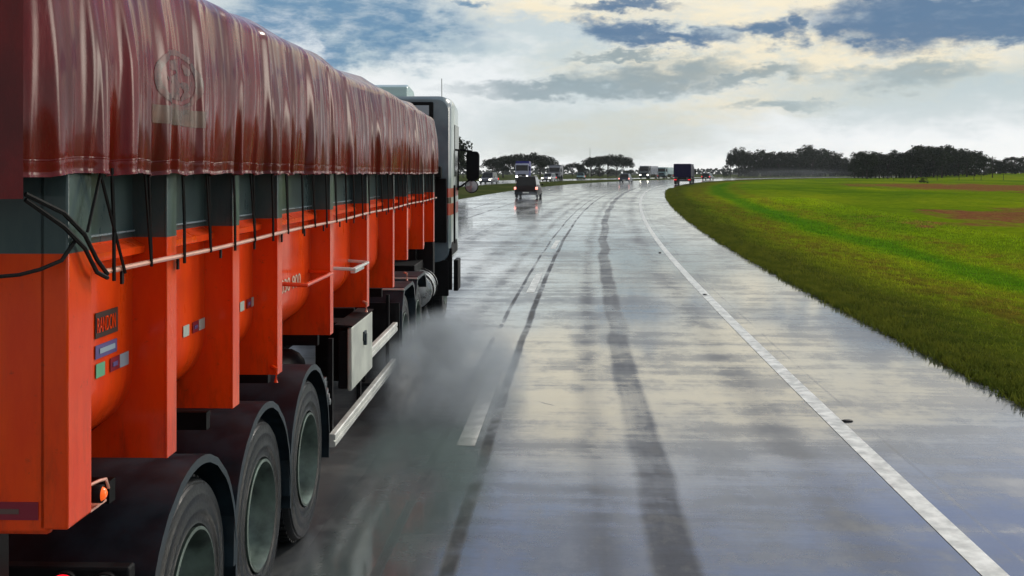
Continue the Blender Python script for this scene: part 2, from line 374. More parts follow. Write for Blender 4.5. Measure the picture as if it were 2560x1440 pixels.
rd2 = strip('opposite_road', [T_OL, -35, -31, -27, T_MH], lambda t, s: .03, SS, ROADO); tag(rd2, kind='structure')

# grass ground material, shared by the verge, the median and the big meadow
def grass_mat(blade=False):
    m = bpy.data.materials.new('meadow_grass'); m.use_nodes = True; t = N(m.node_tree); b = t.n['Principled BSDF']
    pos = t.new('ShaderNodeNewGeometry').outputs['Position']
    at = t.new('ShaderNodeAttribute'); at.attribute_name = 'roadt'; T = at.outputs['Fac']
    big = t.noise(t.scale(pos, (.055, .018, .05), (3.7, 1.1, 0)), 1.0, 5, .6); mid = t.noise(t.scale(pos, (.35, .12, .3)), 1.0, 5, .65)
    fn = t.noise(pos, 9.0, 5, .75); clump = t.noise(t.scale(pos, (1, .6, 1)), 1.7, 4, .7)
    g = t.mix(t.ss(big, .38, .62), (.085, .185, .006), (.27, .34, .008))
    g = t.mix(t.ss(mid, .42, .66), g, (.17, .27, .006))
    # greener drainage line, worn brown line beside it, dark soggy edge at the road
    Tw = t.m('ADD', T, t.m('MULTIPLY', t.m('SUBTRACT', mid, .5), 3.0))
    gl = t.m('MULTIPLY', t.ss(t.m('ABSOLUTE', t.m('SUBTRACT', Tw, 7.6)), 1.3, .2), .8)
    g = t.mix(gl, g, (.035, .165, .006))
    br = t.m('MULTIPLY', t.ss(t.m('ABSOLUTE', t.m('SUBTRACT', Tw, 9.6)), 1.2, .1), t.ss(clump, .42, .62, .1, .8))
    g = t.mix(br, g, (.20, .13, .02))
    br2 = t.m('MULTIPLY', t.ss(t.m('ABSOLUTE', t.m('SUBTRACT', Tw, 5.2)), 2.0, .4), t.ss(clump, .36, .60, .25, .95))
    g = t.mix(br2, g, (.125, .080, .016))
    ed = t.ss(Tw, 5.2, 3.0, 0, .92); rightside = t.ss(T, 0, 1)
    g = t.mix(t.m('MULTIPLY', ed, rightside), g, (.042, .038, .012))
    # bare reddish soil far out to the right
    X, Y, Z = t.sep(pos)
    def ell(cx, cy, rx, ry):
        a = t.m('DIVIDE', t.m('SUBTRACT', X, cx), rx); d = t.m('DIVIDE', t.m('SUBTRACT', Y, cy), ry)
        q = t.m('ADD', t.m('SQRT', t.m('ADD', t.m('MULTIPLY', a, a), t.m('MULTIPLY', d, d))), t.m('MULTIPLY', t.m('SUBTRACT', mid, .5), 2.2))
        return t.ss(q, 1.05, .75, 0, 1)
    soil = t.m('MAXIMUM', ell(60, 128, 17, 42), ell(30.5, 52, 11, 11))
    soil = t.m('MULTIPLY', soil, t.ss(clump, .3, .6, .45, 1))
    g = t.mix(t.m('MULTIPLY', soil, 1.0), g, t.mix(t.ss(fn, .4, .6), (.24, .045, .032), (.34, .10, .075)))
    g = t.mix(.5, g, t.mix(t.ss(t.noise(t.scale(pos, (2.4, 1.1, 1)), 1.0, 5, .75), .35, .65), t.mix(.6, g, (.03, .06, .004)), t.mix(.25, g, (.34, .36, .02))))
    g = t.mix(t.ss(fn, .35, .7), t.mix(.30, g, (.02, .04, .004)), g)
    med = t.ss(T, -5, -8)
    g = t.mix(med, g, t.mix(t.ss(mid, .4, .6), (.045, .062, .018), (.075, .085, .030)))
    t.put(b.inputs['Base Color'], g); b.inputs['Roughness'].default_value = .9; b.inputs['Specular IOR Level'].default_value = .0
    bn = t.new('ShaderNodeBump'); bn.inputs['Strength'].default_value = .25; bn.inputs['Distance'].default_value = .04
    t.put(bn.inputs['Height'], t.m('ADD', fn, clump)); t.l.new(bn.outputs[0], b.inputs['Normal'])
    if blade:
        tr = t.new('ShaderNodeBsdfTranslucent'); t.put(tr.inputs[0], g); df = t.new('ShaderNodeBsdfDiffuse'); t.put(df.inputs[0], g); ad = t.new('ShaderNodeAddShader')
        t.l.new(tr.outputs[0], ad.inputs[0]); t.l.new(df.outputs[0], ad.inputs[1]); t.l.new(ad.outputs[0], t.n['Material Output'].inputs['Surface'])
    return m
GRASSM = grass_mat()
def addT(o, vals):
    at = o.data.attributes.new('roadt', 'FLOAT', 'POINT'); at.data.foreach_set('value', np.array(vals, dtype=np.float32))
TW = 26.0
def vz(t, s):
    if t <= T_R + .001: return -.02
    z = .03 + .05 * min(1, (t - T_R) / .8) - .18 * math.exp(-((t - 8) / 3) ** 2)
    z += .10 * mnoise.noise(Vector((s * .12, t * .25, 0)))* min(1, (t - T_R) / 2)
    z += max(0, t - 10) * .012
    F_ = min(1, max(0, (s - 90) / 80)); z = z * (1 - F_) - .06 * F_
    if t >= TW: z -= .5
    return z
tc_ = [T_R - .4, T_R, T_R + .15, T_R + .6, 3.6, 4.5, 5.5, 6.5, 7.5, 8.5, 9.5, 11, 13, 15, 17.5, 20, 23, 25, TW]
SSf = list(np.concatenate([np.arange(-38, 60, .5), np.arange(60, 200, 2.0), np.arange(200, 624, 4.0)]))
vg = strip('verge', tc_, vz, SSf, GRASSM); tag(vg, kind='structure'); addT(vg, [t for s in SSf for t in tc_])
tm = [T_MH - .3, T_MH, T_MH + .5, -23, -20.5, -19, -17.5, -16, T_ML - .3, T_ML, T_ML + .3]
def mz(t, s):
    if t > T_ML - .001: return -.02
    if t < T_MH + .001: return .01
    return .05 + .12 * math.exp(-((t + 19) / 3) ** 2) + .05 * mnoise.noise(Vector((s * .2, t * .3, 3)))
md = strip('median', tm, mz, SS, GRASSM); tag(md, kind='structure'); addT(md, [t for s in SS for t in tm])
# meadow: one sheet to the horizon, dipping under the road corridor
axy = AX[:, 1:3]
def nearest(X, Y):
    X = np.asarray(X, float).ravel(); Y = np.asarray(Y, float).ravel(); So = np.empty(len(X)); To = np.empty(len(X))
    sub = AX[::4]
    for i in range(0, len(X), 4000):
        dx = X[i:i+4000, None] - sub[None, :, 1]; dy = Y[i:i+4000, None] - sub[None, :, 2]
        k = np.argmin(dx * dx + dy * dy, axis=1); r = sub[k]; ddx = X[i:i+4000] - r[:, 1]; ddy = Y[i:i+4000] - r[:, 2]
        So[i:i+4000] = r[:, 0] + ddx * np.sin(r[:, 3]) + ddy * np.cos(r[:, 3])
        To[i:i+4000] = ddx * np.cos(r[:, 3]) - ddy * np.sin(r[:, 3])
    return So, To
def smooth(a, b, v): q = np.clip((v - a) / (b - a), 0, 1); return q * q * (3 - 2 * q)
def meadow_z(X, Y):
    s, t = nearest(X, Y); X = np.asarray(X, float).ravel(); Y = np.asarray(Y, float).ravel()
    k = s - 40; sp = 10 * np.log1p(np.exp(np.clip(k / 10, -50, 50))); z = 1.5 * (1 - np.exp(-sp / 130))
    right = t > 0
    zz = z + np.where(right, np.maximum(0, t - 10) * .012, 0)
    zz = np.where(right, z + np.minimum(np.maximum(0, t - 10) * .012, .2) * (1 - smooth(90, 170, s)) - .04 * smooth(90, 170, s) + smooth(84, 160, X) * 1.3 * smooth(110, 300, Y), z - .05)
    inR = (t > 0) & (t < TW - .5); inL = (t <= 0) & (t > T_OL + .2)
    dip = np.where(right, 1.2 * (1 - smooth(TW - 4, TW - 1.5, t)), 1.2 * smooth(T_OL - .5, T_OL + 3, t))
    return zz - dip, s, t
gx = np.concatenate([-np.geomspace(60, 4000, 26)[::-1], np.arange(-58, 190, 2.5), np.geomspace(192, 4000, 24)])
gy = np.concatenate([np.arange(-60, 0, 15.0), np.arange(0, 420, 3.0), np.geomspace(424, 6500, 34)])
GX, GY = np.meshgrid(gx, gy); gz, gs, gt = meadow_z(GX, GY)
far = smooth(500, 1400, np.hypot(GX.ravel(), GY.ravel())); gz = gz * (1 - far) + 1.7 * far
vs = list(zip(GX.ravel().tolist(), GY.ravel().tolist(), gz.tolist())); nx = len(gx)
fs = [(i * nx + j, i * nx + j + 1, (i + 1) * nx + j + 1, (i + 1) * nx + j) for i in range(len(gy) - 1) for j in range(nx - 1)]
me = bpy.data.meshes.new('ground'); me.from_pydata(vs, [], fs); me.materials.append(GRASSM); me.polygons.foreach_set('use_smooth', [True] * len(fs))
gr = bpy.data.objects.new('ground', me); COL.objects.link(gr); tag(gr, kind='structure'); addT(gr, gt)
def ZG(X, Y):
    z, s, t = meadow_z([X], [Y]); t0, s0 = float(t[0]), float(s[0])
    if 0 < t0 < TW - 1: return zr(s0) + vz(t0, s0)
    if T_OL < t0 <= 0: return zr(s0)
    return float(z[0])

# painted lines
LINE = mat('worn_white_road_paint', (.76, .78, .74), .5, 0, .35, noise_amt=.30, nscale=6)
def line(name, t0, wd, s0, s1, label):
    n = max(2, int((s1 - s0) / 1.0)); ss = list(np.linspace(s0, s1, n + 1))
    o = strip(name, [t0 - wd / 2, t0 + wd / 2], lambda t, s: .004, ss, LINE); tag(o, kind='structure'); return o
line('edge_line', 0, .17, -6, 560, '')
def dashes(name, t0, s0, s1, wd=.17):
    vs = []; fs = []; s = s0
    while s < s1:
        ss = np.linspace(s, s + 4.1, 5)
        for i, q in enumerate(ss):
            for tt in (t0 - wd / 2, t0 + wd / 2): vs.append(tuple(RP(q, tt, .004)))
        o = len(vs) - 10
        fs += [(o + 2 * i, o + 2 * i + 1, o + 2 * i + 3, o + 2 * i + 2) for i in range(4)]
        s += 12.6
    me = bpy.data.meshes.new(name); me.from_pydata(vs, [], fs); me.materials.append(LINE); o = bpy.data.objects.new(name, me); COL.objects.link(o); tag(o, kind='structure')
dashes('lane_line', -3.6, 9.7, 46)

# ------------------------------------------------------------------ the big truck (local frame: x to the right, y forward, camera abeam at 0,0)
OFF = (-2.9, 9.0, 0.0); TH = R_(-1.7)
ct, st_ = math.cos(TH), math.sin(TH)
truck = empty('articulated_truck', (OFF[0] * ct - OFF[1] * st_, OFF[0] * st_ + OFF[1] * ct, 0), TH)
tag(truck, 'orange and grey grain truck with wet dark red tarpaulin passing on the left', 'truck')
def TB(mb, name, m, parent=None, **k): return mb.build(name, m, parent or truck, off=OFF, **k)
XO = -1.6                              # outer plane of ribs
XP = -1.75                             # recessed side panels
YR, YF = 3.585, 15.75
# side wall with hopper belly
def side_profile(zb):
    pts = [(XP, 2.62), (XP, zb)]
    for k in range(1, 7):
        a_ = k / 6 * R_(58); pts.append((XP - .28 * (1 - math.cos(a_)) * 1.2, zb - .28 * math.sin(a_)))
    lx, lz = pts[-1]; pts.append((lx - .55, lz - .48)); return pts
def wall(y0, y1, zb):
    mb = MB(); pr = side_profile(zb); n = len(pr); ny = max(2, int((y1 - y0) / .3))
    vs = [(x_, y0 + (y1 - y0) * i / ny, z_) for i in range(ny + 1) for x_, z_ in pr]
    mb.add(vs, [(i * n + j, i * n + j + 1, (i + 1) * n + j + 1, (i + 1) * n + j) for i in range(ny) for j in range(n - 1)]); return mb
body = MB()
for (y0, y1, zb) in ((YR + .1, 11.3, 1.66), (11.3, YF, 1.86)):
    q = wall(y0, y1, zb); body.add(q.v, q.f)
body.box(-4.2, -4.05, YR + .05, YF, 1.3, 2.62)                         # far side
body.box(-4.05, XP, YF - .06, YF, 1.45, 2.9)                           # front bulkhead
bodyo = TB(body, 'trailer_body', PAINT, sharp=30)
tg = MB(); tg.box(-4.14, -1.662, YR + .0, YR + .05, 1.28, 3.0)
tgo = TB(tg, 'tailgate', PAINT, bevel=.02)
tg = MB()
for xx in (-2.35, -3.1, -3.8): tg.box(xx, xx + .08, YR - .03, YR - .002, 1.3, 2.9)
TB(tg, 'tailgate_post', PAINT, tgo)
st = MB(); st.box(-2.1, -1.70, YR - .004, YR - .001, 1.335, 1.395); s1_ = TB(st, 'dark_sticker', M['refr'], tgo)
st = MB(); st.box(-2.06, -1.765, YR - .006, YR - .0045, 1.355, 1.372); TB(st, 'grey_lettering', mat('grey_ink', (.12, .07, .06), .5), s1_)
cp = MB(); cp.box(-1.70, XO, YR, YR + .195, 1.30, 2.505); TB(cp, 'corner_post', PAINT, bodyo, bevel=.008)
cp = MB(); cp.box(-4.2, -4.1, YR, YR + .195, 1.30, 2.64); TB(cp, 'corner_post', PAINT, bodyo, bevel=.008)
RIBS = [(4.60, 1.29), (5.57, 1.29), (6.50, 1.29), (8.10, 1.29), (9.78, 1.29), (11.45, 1.29), (12.62, 1.49), (14.3, 1.50), (15.66, 1.51)]
def xpanel(z, zb):   # panel x at height z
    pr = side_profile(zb); zs = [p[1] for p in pr][::-1]; xs = [p[0] for p in pr][::-1]; return float(np.interp(z, zs, xs))
for i, (yy, zb) in enumerate(RIBS):
    r = MB(); belly = 1.66 if yy < 11.3 else 1.86
    poly = [(XO - .006, 2.64), (XO - .006, zb)]
    poly += [(-2.42, zb)]
    zs = np.linspace(zb, 2.64, 9)
    poly = [(XO - .006, 2.64), (XO - .006, zb), (-2.40, zb)] + [(xpanel(z_, belly) - .004, z_) for z_ in (zb + .02, 1.35, 1.45, 1.55, 1.66, 1.9, 2.64) if z_ > zb + .01]
    r.prism(poly, 'y', yy - .055, yy - .040)                                   # web facing the back
    r.box(XO - .010, XO, yy - .060, yy + .060, zb, 2.64)                        # outer flange
    r.prism(poly, 'y', yy + .040, yy + .055)
    TB(r, 'rib', PAINT, bodyo, bevel=.003)
# ledge along each bay between the ribs
edges = [YR + .195] + [q[0] for q in RIBS]
lg = MB(); sh = MB()
for i in range(len(edges) - 1):
    a0, a1 = edges[i] + .06, edges[i + 1] - .06
    lg.prism([(XP, 2.225), (XP + .055, 2.195), (XP + .055, 2.165), (XP, 2.15)], 'y', a0, a1)
    sh.box(XP, XP + .012, a0, a1, 2.255, 2.262)
    sh.box(XP, XP + .02, a0, a1, 2.50, 2.56)
TB(lg, 'ledge', PAINT, bodyo, sharp=20); TB(sh, 'trim_strip', M['cabgrey'], bodyo)
tp = MB(); tp.box(XP - .05, XO + .004, YR, YF, 2.60, 2.66); TB(tp, 'top_rail', M['black'], bodyo)
# tie rail with brackets
rl = MB(); rl.tube([(-1.575, y_, 2.144 + .004 * math.sin(y_ * 2.1)) for y_ in np.linspace(3.83, YF, 30)], .0105, 8)
for y_ in [3.95] + [q[0] for q in RIBS]: rl.box(XO - .002, -1.575, y_ - .01, y_ + .01, 2.136, 2.150)
TB(rl, 'tie_rail', M['rail'])
for y_ in np.arange(4.02, 15.6, .62):
    hk = MB(); hk.box(-1.592, -1.584, y_ - .010, y_ + .010, 2.085, 2.135); TB(hk, 'tie_hook', M['black'])
# ropes from the tarp hem to the rail
ties = [3.86 + .385 * k for k in range(31)]
xr = -1.566
for k, y_ in enumerate(ties):
    rp = MB()
    if k % 2 == 0:
        rp.tube([(xr - .004, y_ + .02, 2.52), (xr, y_ + .03, 2.3), (xr + .004, y_ + .02, 2.11)], .007, 5)
    else:
        j = random.uniform(.03, .07)
        rp.tube([(xr - .004, y_ - j, 2.52), (xr + .002, y_ + j * .4, 2.13)], .006, 5); rp.tube([(xr - .006, y_ + j * .2, 2.52), (xr + .002, y_ + j * .4, 2.13)], .006, 5)
    TB(rp, 'lashing_rope', M['rope'])
rp = MB()
rp.tube([(xr, 3.77, 2.50), (xr + .006, 3.98, 2.13)], .006, 5)
rp.tube([(xr, 3.77, 2.50), (xr, 3.66, 2.30)], .006, 5)
TB(rp, 'lashing_rope', M['rope'])
rp = MB()
for d in (0, .045):
    rp.tube([(-1.655, 3.40, 2.435 - d * .4), (-1.585, 3.52, 2.37 - d), (-1.575, 3.66, 2.29 - d), (-1.567, 3.74, 2.20 - d), (-1.566, 3.83, 2.14 - d * .3)], .008, 6)
rp.tube([(-1.75, 3.40, 2.17), (-1.70, 3.45, 2.172), (-1.655, 3.5, 2.185), (-1.61, 3.56, 2.21), (-1.585, 3.62, 2.28)], .007, 6)
TB(rp, 'corner_rope', M['rope'])
# tarpaulin
tiey = np.array(ties)
rs = np.random.default_rng(21)
folds = []
yk = 3.5
while yk < 16.2:
    folds.append((yk, rs.uniform(.014, .034) * (1.6 if rs.random() < .3 else .8), rs.uniform(.028, .075), rs.uniform(-.05, .05), rs.uniform(.0, .6))); yk += rs.uniform(.10, .26)
gath = [(t_, rs.uniform(.012, .024)) for t_ in ties]
yk = 3.4
while yk < 16.3:
    folds.append((yk, rs.uniform(.003, .0085), rs.uniform(.012, .026), rs.uniform(-.05, .05), rs.uniform(-.2, .9))); yk += rs.uniform(.03, .12)
_near = {}
def tdisp(y_, q):     # outward displacement; q = 0 at the hem, 1 at the top edge
    d = 0.0
    kk = round(y_ * 10)
    if kk not in _near: _near[kk] = [f_ for f_ in folds if abs(f_[0] - kk / 10) < .55]
    for (c0, A, wd, lean, top) in _near[kk]:
        e = (y_ - c0 - lean * (q - .3)) / (wd * (.75 + .8 * q))
        if abs(e) < 2.6: d += A * math.exp(-e * e) * (1 - .45 * q) * (1 if q < top + .35 else max(.15, 1 - (q - top - .35) * 1.7))
    for (c0, A) in gath:
        e = y_ - c0
        if abs(e) < .3: d -= A * math.exp(-(e / (.02 + .10 * q)) ** 2) * max(0, 1 - q * 2.2)
    d += .022 * math.sin(y_ * 1.15 + 1.0) * (.3 + q) + .010 * mnoise.noise(Vector((y_ * 3.0, q * .8, 4)))
    d += .003 * mnoise.noise(Vector((y_ * 14, q * 2.5, 1)))
    return d
TY0, TY1 = 3.37, 16.35
def tarp_point(y_, q):        # q in 0..1 side, 1..2 over the top to the far side
    k = int(np.searchsorted(tiey, y_)); 
    lo = tiey[k - 1] if k > 0 else tiey[0] - .385; hi = tiey[k] if k < len(tiey) else lo + .385
    ph = (y_ - lo) / (hi - lo); ph = min(1, max(0, ph))
    zb = 2.488 + .014 * math.sin(math.pi * ph) ** .7
    endf = max(0, (y_ - 15.3) / 1.05); rear = max(0, (3.62 - y_) / .25)
    ztop = 3.35 + .012 * math.sin(y_ * 1.9) - .10 * max(0, endf) ** 2 * .8
    if q <= 1:
        z_ = zb + (ztop - zb) * q
        x_ = -1.562 - .03 * q + .022 * math.sin(math.pi * q)
        if q > .90: x_ -= (q - .90) ** 2 * 9
        x_ += tdisp(y_, q) + .004 * math.exp(-(q / .008) ** 2)
        if .0615 < q < .0635: x_ += .0012
    else:
        p = q - 1; x_ = -1.68 - 2.5 * p; z_ = ztop + .03 + .22 * math.sin(math.pi * min(1, p * 1.02)) + .02 * math.sin(y_ * 3.2)
    # wrap the rear and front corners inward
    x_ -= .035 * rear ** 2 + .06 * max(0, (3.95 - y_) / .6) ** 1.5; 
    if endf > 0: x_ -= .28 * endf ** 2.2; z_ += .03 * endf * (1 - min(1, q))
    return (x_, y_, z_)
ys = list(np.concatenate([np.linspace(TY0, 8, 620), np.linspace(8.01, TY1, 620)]))
qs = [0, .006, .012, .020, .04, .0585, .0605, .0625, .0645, .067, .09] + list(np.linspace(.11, .9, 24)) + [.93, .96, .98, 1.0] + [1.03, 1.1, 1.2, 1.35, 1.5, 1.65, 1.8, 1.9, 2.0]
tv = [tarp_point(y_, q) for y_ in ys for q in qs]; nq = len(qs)
tf = [(i * nq + j, i * nq + j + 1, (i + 1) * nq + j + 1, (i + 1) * nq + j) for i in range(len(ys) - 1) for j in range(nq - 1)]
tarp = MB(); tarp.add(tv, tf)
# front drape, rear drape and far side
def drape(yb, zbot, sgn, arr):
    cols = 60; rows = 12; vs = []
    for i in range(cols + 1):
        xx = arr[0] + (arr[1] - arr[0]) * i / cols
        for j in range(rows + 1):
            q = j / rows; zt = 3.35 + .22 * math.sin(math.pi * i / cols)
            zz = zbot + (zt - zbot) * q
            if i == 0:
                p0 = tarp_point(yb, max(0, (zz - 2.49) / .86)) if sgn < 0 else (xx, 0, 0); vs.append((p0[0], yb, zz)); continue
            dd = (.035 * math.sin(xx * 17) + .02 * math.sin(xx * 31 + 1)) * (1 - q * .6)
            e = min(i, 3) / 3
            vs.append((xx, yb + sgn * (abs(dd) * e + .03 * e), zz))
    fs = [(i * (rows + 1) + j, i * (rows + 1) + j + 1, (i + 1) * (rows + 1) + j + 1, (i + 1) * (rows + 1) + j) for i in range(cols) for j in range(rows)]
    return vs, fs
v_, f_ = drape(TY0 + .0, 2.42, -1, (-1.60, -4.2)); tarp.add(v_, f_)
v_, f_ = drape(TY1 - .0, 2.50, 1, (-1.80, -4.1)); tarp.add(v_, f_)
tarp.add([(-4.2, TY0, 3.38), (-4.2, TY1, 3.38), (-4.26, TY1, 2.5), (-4.26, TY0, 2.5)], [(0, 1, 2, 3)])
tarpo = TB(tarp, 'tarpaulin', TARP, sharp=80)
sm = tarpo.modifiers.new('thickness', 'SOLIDIFY'); sm.thickness = .004; sm.offset = 0
# printed marks that follow the cloth
def on_tarp(y_, z_, out=.004):
    q = (z_ - 2.49) / (3.35 - 2.49); p = tarp_point(y_, max(0, min(1, q))); return (p[0] + out, y_, z_)
def cloth_patch(y0, y1, z0, z1, ny, nz, keep=lambda a, b: True):
    mb = MB(); vs = [on_tarp(y0 + (y1 - y0) * i / ny, z0 + (z1 - z0) * j / nz) for i in range(ny + 1) for j in range(nz + 1)]
    fs = [(i * (nz + 1) + j, i * (nz + 1) + j + 1, (i + 1) * (nz + 1) + j + 1, (i + 1) * (nz + 1) + j) for i in range(ny) for j in range(nz)
          if keep((i + .5) / ny * 2 - 1, (j + .5) / nz * 2 - 1)]
    mb.add(vs, fs); return mb
def emb(a_, b_):
    r = math.hypot(a_, b_); 
    return (.80 < r < .98) or (r < .66 and mnoise.noise(Vector((a_ * 3.1, b_ * 3.1, 8))) > -.02)
TB(cloth_patch(4.22, 4.76, 2.76, 3.02, 90, 60, emb), 'printed_emblem', M['logo'], tarpo, sharp=80)
TB(cloth_patch(4.20, 4.78, 2.702, 2.775, 60, 12), 'printed_patch', M['logo2'], tarpo, sharp=80)
# stickers on the panels
def plate(y0, y1, z0, z1, m, name, x_=XP + .003, parent=bodyo):
    mb = MB(); mb.box(x_, x_ + .002, y0, y1, z0, z1); return TB(mb, name, m, parent)
plate(4.155, 4.375, 1.855, 1.955, M['ink'], 'name_plate')
def text_mesh(txt, size, name, m, parent, origin, wscale=1.0, off=OFF):
    cu = bpy.data.curves.new(name, 'FONT'); cu.body = txt; cu.size = size; cu.extrude = .001
    ob = bpy.data.objects.new('tmp', cu); COL.objects.link(ob); bpy.context.view_layer.update()
    dg = bpy.context.evaluated_depsgraph_get(); me0 = bpy.data.meshes.new_from_object(ob.evaluated_get(dg))
    mb = MB(); vs = [(origin[0] + v.co.z, origin[1] + v.co.x * wscale, origin[2] + v.co.y) for v in me0.vertices]
    mb.add(vs, [tuple(p.vertices) for p in me0.polygons]); COL.objects.unlink(ob); bpy.data.objects.remove(ob)
    return TB(mb, name, m, parent)
text_mesh('RANDON', .085, 'lettering', PAINT, bodyo, (XP + .007, 4.163, 1.876), .50)
plate(4.155, 4.365, 1.775, 1.828, M['blue_st'], 'blue_sticker')
plate(4.19, 4.34, 1.792, 1.812, M['refb'], 'blue_sticker', XP + .006)
for i, (y0, g) in enumerate(((4.16, 'refg'), (5.18, 'refw'), (6.16, 'refw'))):
    zz = 1.705 if i else 1.70
    plate(y0, y0 + .085, zz, zz + .055, M[g], 'reflective_sticker')
    plate(y0 + .14, y0 + .235, zz, zz + .055, M['refr'], 'reflective_sticker')
    plate(y0 + .236, y0 + .33, zz, zz + .055, M['refb' if i == 0 else 'refw'], 'reflective_sticker')
    plate(y0 + .16, y0 + .21, zz + .018, zz + .036, M['blue_st'], 'reflective_sticker', XP + .006)
text_mesh('3030-900', .13, 'faded_lettering', M['wornwhite'], bodyo, (XP + .006, 7.02, 1.70), 1.35)
# steps on the side
def loop_step(y0, y1, z_, m):
    mb = MB(); mb.tube([(XP, y0, z_), (XO + .03, y0 + .04, z_ - .012), (XO + .03, y1 - .04, z_ - .012), (XP, y1, z_)], .014, 8); return mb
TB(loop_step(7.05, 7.98, 1.775, 0), 'step_loop', PAINT, bodyo)
TB(loop_step(8.85, 9.62, 1.72, 0), 'step_loop', M['cabwhite'], bodyo)
hb = MB(); hb.box(XO - .03, XO + .012, 9.05, 9.5, 1.66, 1.70); TB(hb, 'latch', M['cabwhite'], bodyo, bevel=.004)
for y_ in (6.43, 9.7, 12.55):
    lt = MB(); lt.tube([(XO - .03, y_, 1.345), (XO + .01, y_ - .06, 1.34), (XO + .01, y_ - .065, 1.26)], .013, 6); TB(lt, 'drop_hook', M['rail'] if y_ > 7 else PAINT, bodyo)
# marker lamp
def disc_lamp(cx, cy, cz, r, facing, m, nm, rim=M['black']):
    ring = MB()
    if facing == 'x': ring.latheX([(-.02, r * 1.25), (.012, r * 1.25), (.016, r * 1.1), (.010, r)], cx, cy, cz, 24)
    lens = MB()
    if facing == 'x': lens.latheX([(.010, r), (.022, r * .75), (.028, r * .4), (.030, .001)], cx, cy, cz, 24)
    else:
        for src, dst in (([(-.04, r * 1.12), (.01, r * 1.12), (.014, r * 1.02), (.006, r)], ring), ([(.006, r), (.018, r * .8), (.026, r * .4), (.028, .001)], lens)):
            t_ = MB(); t_.latheX(src, 0, 0, 0, 28); dst.add([(cx + v[1], cy - v[0], cz + v[2]) for v in t_.v], t_.f)
    a_ = TB(ring, nm, rim, truck, sharp=50); TB(lens, 'lens', m, a_, sharp=60); return a_
disc_lamp(-1.605, 3.85, 1.345, .026, 'x', M['amber'], 'marker_lamp')
mk = MB(); mk.tube([(-1.62, 3.79, 1.39), (-1.60, 3.84, 1.395), (-1.60, 3.90, 1.385), (-1.60, 3.925, 1.345)], .006, 6); mk.box(-1.66, -1.61, 3.79, 3.93, 1.295, 1.303); TB(mk, 'lamp_bracket', M['rail'])
disc_lamp(-1.865, 4.15, .888, .056, 'y', M['redlamp'], 'tail_lamp'); disc_lamp(-1.705, 4.15, .886, .056, 'y', M['greylens'], 'tail_lamp')
bp = MB(); bp.box(-4.15, -1.62, 4.17, 4.24, .80, .96); TB(bp, 'rear_bumper', M['black'], bevel=.01)
# chassis
ch = MB()
for xx in (-2.45, -3.45):
    ch.box(xx - .07, xx + .07, 3.75, 15.6, 1.24, 1.27); ch.box(xx - .008, xx + .008, 3.75, 15.6, .90, 1.24); ch.box(xx - .07, xx + .07, 3.75, 15.6, .87, .90)
for y_ in np.arange(4.2, 15.5, .9): ch.box(-3.45, -2.45, y_, y_ + .08, .98, 1.15)
for y_ in (4.30, 5.55, 6.8, 8.3, 9.9, 11.6): ch.box(-3.9, -1.75, y_, y_ + .06, 1.17, 1.26)
for y_ in (4.94, 6.16, 7.38):
    ch.tube([(-4.0, y_, .54), (-1.75, y_, .54)], .065, 10); ch.box(-2.55, -2.35, y_ - .5, y_ + .5, .62, .70); ch.box(-2.55, -2.35, y_ - .62, y_ - .5, .62, .92)
ch.tube([(-2.25, 8.2, .80), (-2.25, 9.4, .80)], .17, 14); ch.tube([(-3.3, 8.2, .85), (-3.3, 9.4, .85)], .17, 14)
ch.box(-2.15, -1.75, 10.1, 10.9, .55, 1.1)
ch.box(-3.5, -2.1, 12.0, 15.7, 1.28, 1.42); ch.box(-4.1, -1.95, 3.80, 3.88, .88, 1.27); ch.box(-3.35, -3.05, 7.9, 12.0, .30, 1.22)
TB(ch, 'chassis', M['black'], bevel=0)
fl = MB(); fl.box(-4.0, -2.25, YR + .1, 15.6, 1.28, 1.36); TB(fl, 'floor_pan', M['black'], bodyo)
lg2 = MB(); lg2.box(-1.95, -1.84, 11.05, 11.17, .35, 1.28); lg2.box(-2.03, -1.76, 10.97, 11.25, .33, .36); lg2.tube([(-1.9, 11.1, .7), (-2.4, 10.5, 1.15)], .03, 6); TB(lg2, 'landing_leg', M['black'])
